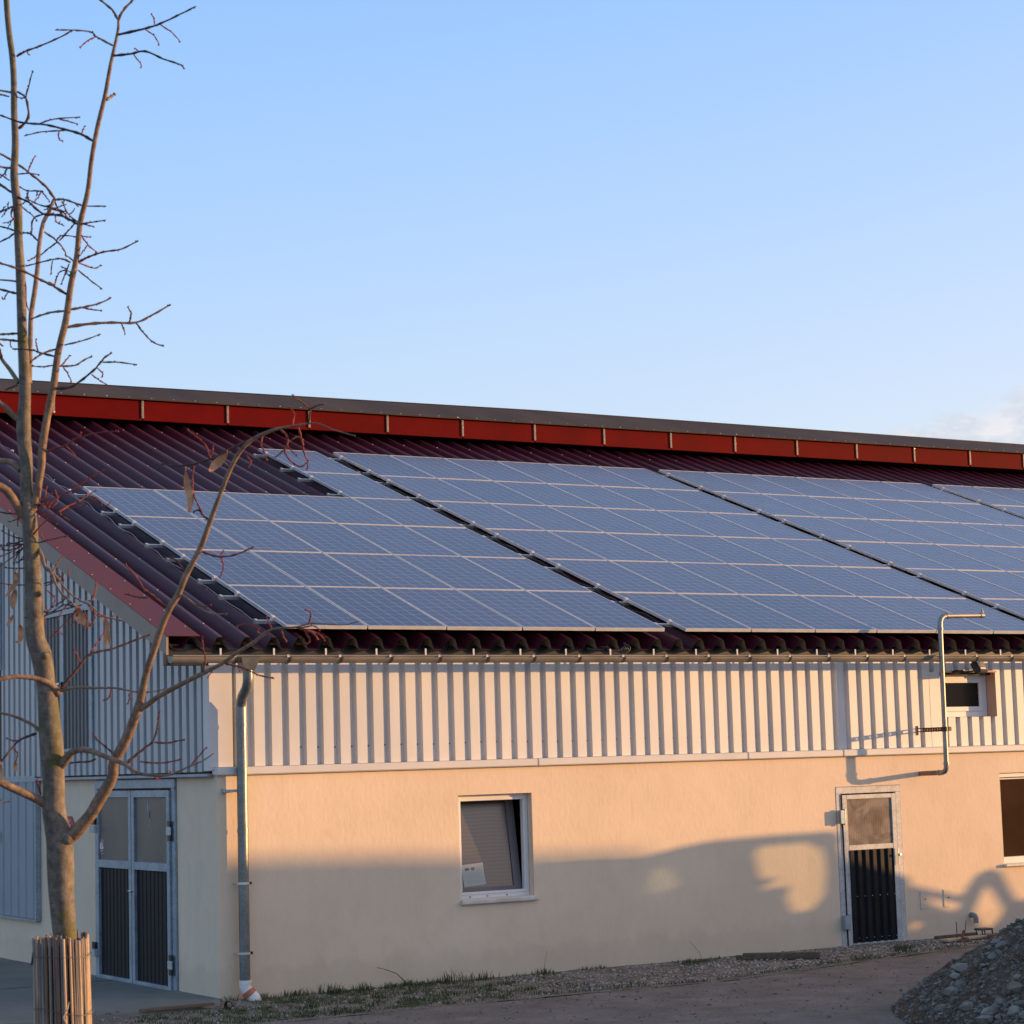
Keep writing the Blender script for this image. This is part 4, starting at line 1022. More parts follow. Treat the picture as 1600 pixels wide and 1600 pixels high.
# ------------------------------------------------------------------ tree (traced limbs, real depth)
tree=thing('young_tree','bare young tree with a mossy forked trunk, red twigs and a few dry leaves','tree',at(104,1885,10.0))
branches=[]   # list of (pts2d, depths)
def smooth_path(pts,k=4):
    out=[]; n=len(pts)
    for i in range(n-1):
        p0=pts[max(i-1,0)];p1=pts[i];p2=pts[i+1];p3=pts[min(i+2,n-1)]
        for j in range(k):
            t=j/k
            out.append(tuple(.5*((2*b_)+(-a+c)*t+(2*a-5*b_+4*c-d)*t*t+(-a+3*b_-3*c+d)*t**3) for a,b_,c,d in zip(p0,p1,p2,p3)))
    out.append(tuple(pts[-1])); return out
def limb(b,pts,w0,w1=None,mi=0,n=8,slope=None,k=4,buds=False,jit=0):
    """pts: (u,v[,w]) in photo pixels; start depth taken from the nearest earlier limb"""
    P=[]; m=len(pts)
    for i,p in enumerate(pts):
        w=p[2] if len(p)>2 else w0+(w1-w0)*(i/(m-1))**.8
        P.append((p[0],p[1],w))
    best=None
    for br in branches:
        for (u,v,w,d) in br:
            q=(u-P[0][0])**2+(v-P[0][1])**2
            if best is None or q<best[0]: best=(q,d)
    d0=10.0 if (best is None or best[0]>900) else best[1]
    if slope is None: slope=random.uniform(-.75,.75)
    S=smooth_path(P,k); acc=0; rec=[]; pts3=[]; rad=[]
    wob=random.uniform(0,9)
    for i,(u,v,w) in enumerate(S):
        if i: acc+=math.hypot(u-S[i-1][0],v-S[i-1][1])
        d=d0+slope*acc/F*10
        uu=u+(jit*math.sin(i*1.9+wob) if jit else 0)
        rec.append((u,v,w,d)); pts3.append(at(uu,v,d)); r=max(w,.8)/2*d/F
        if buds and i%3==2: r*=1.45
        rad.append(r)
    b.tube(pts3,rad,n,mi)
    if buds:
        for i in range(3,len(S),4):
            s=1 if (i//4)%2 else -1; u,v,w,d=rec[i]; uu,vv=rec[i-1][:2]
            dx,dy=u-uu,v-vv; l=math.hypot(dx,dy)+1e-6
            q0=at(u,v,d); q1=at(u+(-dy/l*s*.8+dx/l)*2.6,v+(dx/l*s*.8+dy/l)*2.6,d+random.uniform(-.006,.006))
            b.tube([q0,(q0+q1)/2,q1],[.0018,.0038,.0010],5,mi)
    branches.append(rec); return rec
random.seed(4)
b=MB()
trunk=[(106,1900,46),(104,1700,42),(102,1560,39),(101,1465,37),(100,1450,37),(96,1400,39),(95,1375,41),(94,1340,42),(92,1310,40),(84,1265,36),(84,1225,34),(81,1175,37),(77,1125,34),(73,1078,30),(69,1050,31),(64,1022,33),(56,1000,30),(54,975,29),(53,930,28),(51,885,25),(48,850,24),(47,825,24),(44,795,23),(41,760,19),(41,725,20),(38,690,21),(37,665,22),(38,640,19),(39,615,18),(38,575,18),(35,525,15.5),(33.5,475,15),(32,425,15),(29,375,13),(27.5,325,14),(22,275,12),(24,225,11),(22,175,10),(21.5,125,9.5),(19,87,9.5),(14,50,9),(10,0,9),(8,-60,8),(6,-130,6)]
limb(b,trunk,0,0,0,18,slope=0.0,k=4)
for (u,v,r0) in ((60,928,.016),(68,1024,.030),(105,1308,.042)):
    b.tube([at(u-3,v+2,10.0),at(u+2,v,9.965),at(u+4,v-2,9.955)],[r0,r0*.8,r0*.2],10)
b.build('trunk',BARK,tree)
def branch(main,w=(5,2),twigs=(),mi=0,slope=None,n=10,lab=None):
    b=MB(); limb(b,main,w[0],w[1],mi,n,slope=slope,k=4,jit=.0)
    for t in twigs:
        pts,ws=t[0],t[1]; m=t[2] if len(t)>2 else (1 if ws[0]>2.2 else 2)
        limb(b,pts,ws[0]*1.12,ws[1]*1.25,m,6,k=4,buds=True,jit=.4)
    o=b.build('branch',[BARK2,TWIG,TWIGR],tree)
    return o
T=lambda *p:p
# second leader
branch([(50,800,14),(56,780,13),(61,752,12),(65,725,12),(66,700,13),(74,650,12),(84,600,12),(91,550,11),(103,500,11),(110,450,10),(120,400,9),(125,350,9),(137,300,8),(143,250,7.5),(152,200,7.5),(164,150,7),(173,100,6),(184,50,4.8),(185,32,4)],slope=-.12,twigs=[
 ([(185,32),(175,15),(157,0),(150,-12)],(3.2,2.2),1),([(185,32),(192,17),(207,0),(214,-15)],(3.4,2.2),1),
 ([(185,54),(225,45),(250,37),(282,22),(306,10)],(3.6,1.8),1),([(226,45),(242,57),(249,71)],(1.9,1.3)),([(250,38),(270,52),(282,66)],(2,1.3)),([(241,38),(241,29),(236,22)],(1.8,1.3)),
 ([(178,87),(205,84),(227,80),(255,92),(282,101),(287,107)],(3.4,1.6),1),([(208,84),(220,100),(221,105)],(1.8,1.2)),([(217,81),(211,75)],(1.6,1.2)),
 ([(176,71),(150,57),(142,50),(115,47),(86,47)],(2.8,1.6),1),([(150,57),(135,65),(125,75)],(2,1.3)),
 ([(166,156),(172,152),(179,147)],(4,3.4),0),
 ([(145,220),(125,209),(100,202),(72,195),(37,192),(20,187),(0,180),(-12,176)],(3.6,1.6),1),([(62,193),(85,186),(125,183)],(2.2,1.4)),([(92,186),(108,190),(122,194)],(1.8,1.2)),([(100,204),(65,206),(39,212)],(2,1.4)),([(92,204),(92,217),(98,220)],(2,1.4)),([(127,209),(130,203),(132,197)],(1.8,1.3)),
 ([(121,350),(107,342),(92,336),(67,334),(45,316),(30,309),(15,298),(0,289)],(3.4,2.2),1),([(122,347),(107,335),(97,315)],(2.2,1.6),1),
 ([(125,348),(137,352),(147,354)],(2,1.4)),([(125,350),(145,347),(165,344)],(2,1.5)),([(127,367),(137,382),(152,395)],(2.1,1.5)),([(137,383),(130,392),(125,400)],(1.8,1.2)),([(128,369),(143,371)],(1.7,1.2)),
 ([(122,410),(135,403),(150,397),(165,393),(190,389),(216,376)],(3.4,1.7),2),([(124,411),(147,419),(158,414)],(2,1.4)),([(122,422),(140,437),(160,452)],(2.1,1.4)),
 ([(104,460),(82,446),(65,438),(50,430),(25,419),(0,411),(-10,409)],(3.8,2.3),1),([(85,446),(90,430),(94,424)],(2,1.3)),([(85,445),(76,440)],(1.8,1.2)),
 ([(110,410),(95,404),(75,407),(55,412),(40,416)],(2.4,1.6),2),([(108,412),(100,432),(96,445)],(2,1.3)),([(82,408),(79,430)],(1.8,1.2)),([(117,412),(111,404),(103,400)],(2,1.4)),
 ([(108,484),(130,480),(155,474),(174,465)],(3.1,1.6),1),([(130,481),(145,484),(159,485)],(1.9,1.3),2),([(100,486),(80,488),(60,494),(45,500)],(3.0,2.2),0),
 ([(105,511),(140,506),(175,504),(212,504),(240,491),(266,476)],(4.2,1.8),1),([(202,503),(205,490),(199,479)],(2.4,1.5),1),([(189,504),(193,514),(196,522)],(2,1.3)),([(213,505),(225,521),(240,535),(256,541)],(2.5,1.4),1),
 ([(101,539),(130,532),(157,522)],(2.2,1.4),2),
 ([(89,545),(67,552),(55,560),(47,566)],(2.6,2),1),([(86,557),(62,551),(50,547),(19,545)],(2.8,1.5),1),([(60,551),(57,538),(56,530)],(1.9,1.3)),
 ([(93,572),(117,571),(132,562),(144,557)],(2.5,1.5),1),([(99,574),(106,584),(112,597)],(2,1.3)),([(96,571),(104,562),(109,555)],(2,1.4)),([(82,571),(66,573),(50,572)],(2,1.4)),
 ([(87,607),(110,605),(130,592),(150,575),(162,560),(175,551)],(4,1.9),1),([(160,566),(185,566),(214,570)],(2.3,1.4),1),([(143,585),(155,594),(167,601)],(1.9,1.3)),([(152,575),(160,583),(160,589)],(1.9,1.3)),
 ([(73,706),(85,701),(100,697),(120,685),(155,676),(185,674)],(3,1.6),2),([(103,697),(112,706),(117,710)],(1.8,1.3),2),([(120,685),(128,676)],(1.7,1.2),2)])
# third leader
branch([(46,600,8),(47,560,8),(48,500,8),(51,475,8),(55,450,8),(59,415,7.5),(61,385,7),(67,350,6.5),(77,330,6),(84,312,5)],slope=.6,twigs=[
 ([(85,310),(72,292),(52,275),(27,256),(0,240),(-10,236)],(3.6,2),1),([(44,267),(50,253),(55,243)],(2,1.4)),([(85,312),(102,312),(125,320),(137,322),(167,322)],(3,1.5),0),
 ([(67,335),(52,342),(49,365)],(2.3,1.8),1),([(60,377),(47,365),(36,364)],(2.4,2),1),([(69,362),(87,375),(100,390),(103,400)],(2.6,1.7),0),([(93,376),(110,357),(118,348)],(2.2,1.6),1),([(90,378),(76,388),(62,400)],(2.2,1.7),1),([(88,376),(97,368),(119,370)],(2,1.4)),
 ([(84,318),(70,322),(52,316),(40,308)],(2,1.5),1),([(68,300),(58,298),(42,298),(30,291)],(2.1,1.5),1),([(66,298),(58,310),(52,316)],(1.9,1.4)),([(66,300),(72,308),(78,315)],(1.8,1.3)),([(43,298),(44,310),(48,320)],(1.8,1.4)),
 ([(72,333),(85,335),(88,347),(93,348)],(1.9,1.3)),([(80,326),(92,330),(104,334)],(2,1.4)),([(86,314),(90,326),(100,338),(108,345)],(2.2,1.6),1),([(76,332),(82,325),(98,330),(106,342),(118,348)],(2,1.5),1),([(62,396),(52,403),(44,408)],(1.9,1.4),2),([(46,500),(48,488),(42,478),(40,440)],(1.9,1.3),2)])
# left stubs of the trunk (upper)
branch([(20,145,3.5),(10,143,3.2),(-8,140,2.6)],twigs=[([(14,151),(0,147),(-8,144)],(2,1.6)),([(22,141),(40,153),(44,184),(29,201)],(2,3.2),1),([(40,152),(46,130),(51,110)],(2.2,1.4),1),([(26,88),(40,80),(62,72),(92,59),(114,47)],(3.3,1.7),2),([(40,153),(33,153),(27,152)],(1.7,1.2)),([(42,80),(45,86)],(1.7,1.3))])
branch([(18,262,4),(8,262,3.6),(-8,258,3)],twigs=[([(12,262),(6,272),(0,278)],(2,1.5)),([(10,264),(8,274)],(1.7,1.2)),([(17,249),(0,240),(-8,238)],(2,1.6)),([(16,300),(0,287),(-8,283)],(2.6,2),1),([(27,272),(45,271),(62,273)],(1.9,1.3)),([(22,322),(12,326),(0,332)],(2.3,1.8),1),([(20,322),(17,336),(22,342)],(1.8,1.4)),([(24,361),(10,356),(-5,353)],(2.2,1.7),1),([(23,364),(12,372),(-5,380)],(2.3,1.8),1),([(30,320),(50,336),(58,345)],(2,1.5),1),([(15,282),(0,272),(-5,270)],(1.8,1.4),2)])
branch([(27,440,3.2),(12,438,2.8),(-8,437,2.4)],twigs=[([(27,459),(12,455),(-8,450)],(3,2.4),1),([(12,457),(6,467),(3,466)],(1.8,1.4)),([(27,521),(10,522),(-8,523)],(3,2.2),1),([(28,533),(12,531),(-8,530)],(3,2.3),1),([(16,533),(17,543)],(1.7,1.2)),([(5,541),(0,537),(-4,534)],(2,1.6))])
branch([(29,598,7.5),(15,577,6.5),(4,563,5.5),(-6,545,5)],n=10,twigs=[([(3,562),(1,550),(-3,540)],(3,2),1),([(27,602),(15,606),(10,609)],(2.2,1.5),1)])
branch([(30,655,11),(20,648,10.5),(8,636,9),(-10,622,8)],n=10)
branch([(32,735,11),(24,727,11),(15,722,9.5),(0,720,9),(-14,719,8)],n=10)
branch([(34,808,14),(27,790,14),(15,772,14),(4,762,13),(-14,754,12)],n=12,slope=-.4)
# tangle of red twigs around the upper fork
b=MB(); random.seed(9)
tang=[([(52,788),(66,780),(82,770)],2.3),([(58,792),(82,780),(105,770),(125,757),(142,745),(164,734)],2.6),([(92,800),(108,790),(125,782),(138,773),(150,766)],2.6),([(45,845),(70,815),(100,798),(130,790),(150,783)],2.3),([(0,800),(20,803),(44,800)],2.3),([(44,806),(25,812),(14,816)],2.0),([(44,842),(25,848),(10,851)],2.6),([(48,851),(30,850),(12,848)],2.5),([(60,848),(80,843),(105,837)],2.2),([(50,845),(20,838),(2,829)],2.2),([(55,855),(42,870),(25,880)],2.4),([(44,850),(20,870),(0,885)],2.6),([(36,850),(18,862),(0,870)],2.4),([(40,852),(28,866),(22,882)],2.0),([(30,850),(18,853),(0,852)],2.0),([(50,800),(62,800),(70,804),(80,806)],2.4),([(54,790),(70,788),(84,790)],2.4),([(90,800),(100,808),(108,812)],2.2),([(60,800),(75,812),(90,818)],1.9),([(38,888),(22,888),(8,887)],1.9),([(38,914),(20,914),(0,911)],1.9),([(68,912),(84,908),(100,905)],1.9),([(28,812),(27,822)],1.6),([(0,858),(14,860),(24,856)],1.8),([(56,792),(52,783),(56,778)],2.2)]
for p,w in tang:
    b=MB(); limb(b,p,w,1.3,random.choice((1,2,2)),6,k=4,buds=True,jit=.3); b.build('twig',[BARK2,TWIG,TWIGR],tree)
b=MB()
limb(b,[(52,850,5),(45,842,5),(52,825,6),(55,808,5)],0,0,0,8); b.build('twig',[BARK2,TWIG,TWIGR],tree)
random.seed(31)
for (cu,cv,su,sv,cnt) in ((70,785,22,14,14),(40,850,20,14,14),(30,330,26,30,13),(95,335,18,18,9),(490,985,14,10,4),(110,955,22,18,10),(110,430,18,14,5)):
    for i in range(cnt):
        u0=random.gauss(cu,su*.6); v0=random.gauss(cv,sv*.6); a=random.uniform(0,6.28); l=random.uniform(8,20); a2=a+random.uniform(-.9,.9)
        p=[(u0,v0),(u0+l*.5*math.cos(a),v0+l*.5*math.sin(a)),(u0+l*.5*math.cos(a)+l*.5*math.cos(a2),v0+l*.5*math.sin(a)+l*.5*math.sin(a2))]
        q=min(((q_[0]-u0)**2+(q_[1]-v0)**2,q_) for br in branches for q_ in br[2:])[1]; du,dv=q[0]-u0,q[1]-v0; p=[(a_[0]+du,a_[1]+dv) for a_ in p]; b=MB(); limb(b,p,2.0,1.3,random.choice((1,2,2)) if cv>500 else 1,5,k=3,buds=True,jit=.3); b.build('twig',[BARK2,TWIG,TWIGR],tree)
# tangled right twig with seeds
branch([(60,858,6),(66,870,6),(70,885,6),(80,895,5),(87,912,4.5),(97,928,4),(105,935,3.6),(120,950,3)],slope=-.7,twigs=[
 ([(72,884),(85,897),(107,925),(125,938),(140,945),(160,962),(192,970)],(3,1.5),0),([(140,942),(148,928),(150,915),(151,907)],(2,1.5),2),([(72,915),(88,909),(100,905)],(1.8,1.3)),([(78,902),(90,880),(98,868)],(2,1.4),2),([(108,888),(106,900)],(1.5,1.2)),
 ([(118,948),(100,945),(84,955),(72,958)],(2,1.4),1),([(120,950),(112,962),(100,975),(90,985),(78,998)],(2,1.3),2),([(128,945),(100,952),(70,962)],(1.9,1.3),1),([(112,940),(100,950),(90,968)],(1.8,1.3),2),([(138,946),(150,960),(168,966),(180,962)],(2,1.3),2),([(122,955),(118,968),(112,978)],(1.8,1.2),2),([(130,952),(136,970),(132,985)],(1.8,1.2),2),([(105,932),(96,940),(80,950)],(1.9,1.3),1),([(73,922),(86,935),(80,950),(72,958)],(1.8,1.3),2),([(145,950),(148,968),(140,978)],(1.7,1.2),2),([(80,985),(90,988),(98,990)],(1.6,1.1),2)])
# right bough
branch([(104,1312,24),(112,1305,23),(120,1298,22),(140,1275,19),(155,1250,19),(175,1215,17),(178,1192,16.5),(196,1157,16),(213,1114,14.5),(222,1082,12),(229,1050,11),(240,1017,11),(252,980,11),(265,950,11),(278,930,10),(290,900,10),(305,872,9),(317,847,9),(330,810,8),(345,770,7),(359,735,7),(372,710,7),(387,692,6.5),(407,680,6),(430,671,5),(455,666,3.6),(480,662,3),(497,662,2.6),(520,671,2.2),(540,677,1.8),(555,681,1.5)],slope=-.25,n=14,twigs=[
 ([(482,662),(484,648),(484,640),(474,630),(462,622),(458,617)],(2.4,1.5),1),([(484,640),(495,634),(507,631)],(2.2,1.4),1),([(457,666),(459,655),(460,647),(456,640),(450,636)],(2,1.3),2),
 ([(438,671),(447,680),(450,690),(446,700),(446,708),(452,718),(462,726),(472,729),(478,723)],(3,1.5),2),([(466,668),(472,690),(475,707),(481,722),(480,734)],(2.6,1.4),2),([(410,682),(408,695),(413,706),(417,720)],(2.8,1.5),2),([(448,695),(455,704),(464,712)],(1.9,1.3),2),([(445,702),(436,710),(430,715)],(1.9,1.2),1),([(452,690),(465,682),(474,690)],(1.7,1.2),1),
 ([(385,690),(370,697),(355,704),(345,710),(337,715),(320,720),(302,725),(275,728),(252,725)],(4.2,1.6),1),([(347,724),(335,720),(327,712),(322,697),(311,686),(300,677),(293,672)],(2.8,1.6),2),([(362,734),(352,724),(340,716)],(2.2,1.8),0),([(330,712),(333,704),(332,697)],(1.6,1.2),2),
 ([(326,812),(318,806),(310,797),(302,800)],(2.8,1.6),1),([(316,801),(308,785),(302,770),(301,745),(303,728)],(2.4,1.5),2),([(385,712),(392,722),(388,730)],(1.8,1.3),2),
 ([(316,862),(330,867),(347,870),(370,866),(397,854)],(3.2,1.6),2),([(346,870),(349,885),(347,895),(343,902)],(2.2,1.4),2),([(344,868),(350,860)],(1.7,1.2),2),
 ([(284,929),(295,937),(312,950),(332,959),(355,959)],(3.0,1.5),0),([(300,942),(318,948),(330,945)],(1.8,1.2),2),
 ([(263,950),(250,940),(238,930),(225,920),(215,905),(205,892),(195,881)],(2.8,1.6),2),([(232,934),(215,933),(200,929),(197,928)],(2,1.3),1),([(289,894),(277,877),(268,872),(255,870)],(2.8,1.5),1)])
branch([(220,1108,10),(232,1100,9),(250,1087,8.5),(287,1067,8),(317,1052,7.5),(350,1035,6.5),(370,1020,6),(397,1003,5.2),(421,985,4.4),(444,981,3.6),(462,980,3.2),(485,974,2.8),(507,975,2.2),(540,976,1.8),(561,970,1.5)],slope=-.5,n=10,twigs=[
 ([(482,975),(486,962),(484,956),(477,952)],(2.2,1.4),2),([(350,1036),(362,1039),(375,1042),(390,1048),(405,1055),(428,1060)],(3.0,1.5),2),([(315,1053),(321,1032),(319,1020),(317,1012),(316,994)],(2.8,1.5),2),([(335,1043),(330,1050),(325,1060)],(1.8,1.2),2),
 ([(462,980),(478,985),(490,990),(497,1000)],(3,1.8),2),([(474,982),(484,1000),(480,1006)],(2.4,1.5),2),([(480,984),(500,992),(508,1002)],(2.4,1.4),2),([(440,984),(442,994),(448,1002)],(2.4,1.6),2),([(470,981),(490,978),(500,985)],(2.0,1.4),2),
 ([(405,983),(395,978),(380,976),(370,978)],(2.2,1.4),2),([(425,984),(420,972),(416,962)],(2,1.3),2),([(372,1036),(374,1050)],(1.6,1.2),2),([(410,994),(402,986)],(1.8,1.2),2)])
branch([(92,1085,13),(84,1074,11),(75,1067,10),(62,1062,8.5),(50,1059,8),(25,1057,7.5),(0,1061,7),(-16,1066,6.5)],slope=-.5,n=10,twigs=[([(97,1080,5),(106,1076,4.5),(120,1074,4),(150,1075,3.2),(180,1075,2.8),(212,1081,2.2),(235,1081,1.8),(259,1077,1.5)],(4,1.5),0),([(174,1077),(170,1090),(162,1095)],(2,1.3),2),([(202,1083),(202,1092),(200,1100)],(2,1.3),2),([(95,1077),(105,1064),(117,1050),(128,1036),(137,1025),(155,1018),(175,1014),(207,1002),(225,995),(234,992)],(4.2,1.6),1),([(140,1022),(148,1010),(157,997),(165,985),(172,975)],(2.2,1.4),2),([(125,1035),(120,1022),(115,1015)],(1.6,1.2),2)])
branch([(62,1142,6),(50,1132,5),(25,1120,4.6),(10,1116,4),(-10,1112,3.6)],twigs=[([(57,1146),(45,1150),(30,1157),(18,1170),(5,1186),(0,1195)],(3.4,2),1),([(30,1157),(20,1157),(10,1154)],(1.8,1.3),2),([(20,1168),(27,1178),(25,1190)],(1.8,1.3),2)])
branch([(78,1262,18),(66,1253,15),(50,1245,13.5),(30,1236,13),(12,1228,12.5),(0,1222,12.5),(-14,1216,12)],n=12,slope=-.5,twigs=[([(64,1242),(60,1228),(58,1218)],(2.2,1.8),2)])
branch([(92,1198,17),(100,1190,15),(108,1180,12),(117,1173,10),(135,1172,9),(150,1176,8.5),(165,1182,8),(180,1188,7.5),(195,1194,7),(210,1205,6),(225,1210,5),(252,1212,4.5),(267,1210,3.6),(275,1207,3.2),(295,1198,2.6),(318,1188,2.2),(334,1177,1.5)],slope=-.7,n=10,twigs=[
 ([(196,1195),(210,1182),(225,1170),(240,1157),(246,1135),(248,1122),(249,1112)],(4,1.6),1),([(242,1160),(262,1161),(275,1158),(289,1156)],(2.4,1.5),2),([(219,1190),(240,1192),(262,1191),(285,1186)],(2.3,1.5),2),([(145,1144),(150,1154),(157,1160),(166,1168),(176,1176)],(2,2.2),1),([(150,1186),(138,1190),(122,1191),(110,1192)],(2.4,1.6),1),([(297,1197),(312,1180),(323,1167)],(2.2,1.4),2),([(267,1211),(266,1204)],(2.6,2),2),([(252,1213),(246,1217),(242,1215)],(2,1.4),2)])
# dry leaves and seed bracts
def leafm(pts,wd,lab,curl=.3):
    b=MB(); S=smooth_path([(p[0],p[1],0) for p in pts],4); n=len(S); d=10.0
    best=min(((q[0]-pts[0][0])**2+(q[1]-pts[0][1])**2,q[3]) for br in branches for q in br); d=best[1]
    vs=[]
    for i,(u,v,_) in enumerate(S):
        t=i/(n-1); w=wd*1.4*math.sin(math.pi*min(1,max(.04,t)))**.7*.5; dx=S[min(i+1,n-1)][0]-S[max(i-1,0)][0]; dy=S[min(i+1,n-1)][1]-S[max(i-1,0)][1]; l=math.hypot(dx,dy)+1e-6
        ox,oy=-dy/l,dx/l
        for s,dd in ((-1,curl*w),(0,0),(1,curl*w)): vs.append(at(u+ox*w*s,v+oy*w*s,d-.01-dd*.003+.02*math.sin(t*4)))
    fs=[]
    for i in range(n-1):
        for k in range(2): fs.append((i*3+k,i*3+k+1,i*3+k+4,i*3+k+3))
    b.add(vs,fs,0,True)
    b.tube([at(pts[0][0],pts[0][1]-6,d-.01),at(*pts[0][:2],d-.012)],.0016,5)
    b.build('dry_leaf',LEAF,tree)
leafm([(355,709),(345,718),(335,728),(327,737)],10,'')
leafm([(290,735),(292,755),(296,775),(297,803)],8,'')
leafm([(301,772),(298,785),(294,802)],6,'')
leafm([(29,892),(25,910),(18,920),(8,934)],5,'')
leafm([(24,893),(25,908)],4,'')
leafm([(25,922),(21,935),(20,952)],8,'')
leafm([(22,960),(16,970),(10,979)],4,'')
leafm([(31,976),(33,990),(30,1005)],7,'')
leafm([(120,945),(125,960),(132,972),(145,979)],9,'')
leafm([(122,950),(121,962),(126,975)],8,'')
leafm([(160,964),(168,975),(165,995),(164,1015)],5,'')
leafm([(165,975),(170,995),(172,1010)],4,'')
leafm([(92,1210),(93,1222)],4,'') if False else None
leafm([(1,1195),(2,1210),(0,1225)],5,'')
leafm([(25,1190),(24,1198),(26,1206)],5,'')
b=MB()
for u,v in ((1,1250),(6,1254),(10,1253),(14,1252),(25,1225),(38,952),(30,980),(26,1003)): b.stone(at(u,v,9.98),.007,0,rough=.15)
b.build('seed_cluster',LEAF,tree)

# reed wrap around the trunk
rw=thing('reed_wrap','weathered reed screen tied with wire around the foot of the tree trunk','tree guard',at(104,1885,10.0))
random.seed(17)
axT=at(96,1462,10.0); axB=at(108,1895,10.0); ax_=(axT-axB); 
b=MB(); nr=62
for i in range(nr):
    a=2*math.pi*i/nr+random.uniform(-.03,.03); rr=.121+.006*math.sin(a*3)+random.uniform(-.004,.004)
    o0=Vector((math.cos(a)*rr,math.sin(a)*rr,0)); o1=o0*random.uniform(.98,1.09)+Vector((random.uniform(-.006,.006),random.uniform(-.006,.006),0))
    hh=random.uniform(-.012,.008)+.010*math.sin(a*2)
    r=random.uniform(.0042,.0072)
    p0=axB+o1; p1=axT+o0+Vector((0,0,hh)); q=[p0+(p1-p0)*t+Vector((random.uniform(-.0025,.0025),random.uniform(-.0025,.0025),0)) for t in (0,.25,.5,.75,1)]
    b.tube(q,[r,r*1.02,r*.95,r*1.03,r*.9],7,random.choice((0,0,1,1,1,2)))
b.build('reed_screen',[REED,REEDD,REEDR],rw)
b=MB(); b.tube([axB,axT-Vector((0,0,.03))],.112,16); b.build('inner_layer',DARKP,rw)
for k,(t,sag) in enumerate(((.93,.004),(.73,.012),(.45,.01),(.15,.01))):
    b=MB(); c=axB+ax_*t; pts=[c+Vector((math.cos(a)*.134,math.sin(a)*.134,sag*math.sin(a*2+1)-.01*(k==1)*math.cos(a*1))) for a in [2*math.pi*i/28 for i in range(29)]]
    b.tube(pts,.0022,5); b.build('wire',WIRE,rw)
b=MB(); b.tube([at(104,1600,9.84),at(99,1590,9.84),at(106,1575,9.85),at(108,1566,9.86)],[.004,.004,.003,.001],5,0); b.tube([at(55,1478,9.95),at(53,1492,9.95),at(49,1508,9.95)],[.006,.009,.004],5,1)
b.build('loose_strip',[REED,TWIG],rw)

# ------------------------------------------------------------------ sky, sun, camera
world=bpy.data.worlds.new('World'); scene.world=world; world.use_nodes=True
nt=world.node_tree; nt.nodes.clear()
out=N(nt,'ShaderNodeOutputWorld'); 
sky=N(nt,'ShaderNodeTexSky'); sky.sky_type='NISHITA'; sky.sun_disc=False
sky.sun_elevation=math.asin(SUN.z); sky.sun_rotation=math.atan2(SUN.x,SUN.y); sky.air_density=1.0; sky.dust_density=.6; sky.ozone_density=2.0
bg1=N(nt,'ShaderNodeBackground'); bg1.inputs[1].default_value=.06; L(nt,sky.outputs[0],bg1.inputs[0])
tc=N(nt,'ShaderNodeTexCoord'); sx=N(nt,'ShaderNodeSeparateXYZ'); L(nt,tc.outputs['Generated'],sx.inputs[0])
el=N(nt,'ShaderNodeMath',operation='ARCSINE'); L(nt,sx.outputs[2],el.inputs[0])
eld=N(nt,'ShaderNodeMath',operation='MULTIPLY'); eld.inputs[1].default_value=180/math.pi/90; L(nt,el.outputs[0],eld.inputs[0])
gr=ramp(nt,eld.outputs[0],[(0.0,(.70,.74,.82)),(.08,(.64,.76,.92)),(.11,(.57,.72,.96)),(.16,(.45,.655,1.02)),(.215,(.345,.585,1.02)),(.32,(.29,.46,.77)),(.6,(.26,.33,.46)),(1.0,(.23,.27,.36))])
az=N(nt,'ShaderNodeMath',operation='ARCTAN2'); L(nt,sx.outputs[0],az.inputs[0]); L(nt,sx.outputs[1],az.inputs[1])
# low cloud bank in the direction of the far end of the barn
mpn=N(nt,'ShaderNodeMapping'); mpn.inputs['Scale'].default_value=(1,1,2.4); L(nt,tc.outputs['Generated'],mpn.inputs[0])
cn=N(nt,'ShaderNodeTexNoise',i_Scale=26,i_Detail=8,i_Roughness=.55); L(nt,mpn.outputs[0],cn.inputs['Vector'])
t1=N(nt,'ShaderNodeMapRange'); t1.inputs[1].default_value=R(38.5); t1.inputs[2].default_value=R(46.0); t1.inputs[3].default_value=6.9; t1.inputs[4].default_value=9.1; L(nt,az.outputs[0],t1.inputs[0])
ed=N(nt,'ShaderNodeMath',operation='MULTIPLY'); ed.inputs[1].default_value=180/math.pi; L(nt,el.outputs[0],ed.inputs[0])
df=N(nt,'ShaderNodeMath',operation='SUBTRACT'); L(nt,t1.outputs[0],df.inputs[0]); L(nt,ed.outputs[0],df.inputs[1])
nn=N(nt,'ShaderNodeMath',operation='MULTIPLY_ADD'); nn.inputs[1].default_value=3.4; nn.inputs[2].default_value=-1.75; L(nt,cn.outputs['Fac'],nn.inputs[0])
sm=N(nt,'ShaderNodeMath',operation='ADD'); L(nt,df.outputs[0],sm.inputs[0]); L(nt,nn.outputs[0],sm.inputs[1])
mk_=N(nt,'ShaderNodeMapRange'); mk_.interpolation_type='SMOOTHSTEP'; mk_.inputs[1].default_value=-.75; mk_.inputs[2].default_value=.0; mk_.inputs[3].default_value=0; mk_.inputs[4].default_value=.92; L(nt,sm.outputs[0],mk_.inputs[0])
cr=ramp(nt,cn.outputs['Fac'],[(.38,(.88,.81,.84)),(.50,(.66,.68,.78)),(.62,(.86,.80,.83))])
azr=N(nt,'ShaderNodeMapRange'); azr.inputs[1].default_value=R(14); azr.inputs[2].default_value=R(50); azr.inputs[3].default_value=.0; azr.inputs[4].default_value=1.0; L(nt,az.outputs[0],azr.inputs[0])
wcol=ramp(nt,azr.outputs[0],[(0,(.90,.97,1.0)),(1,(1.14,1.04,1.0))])
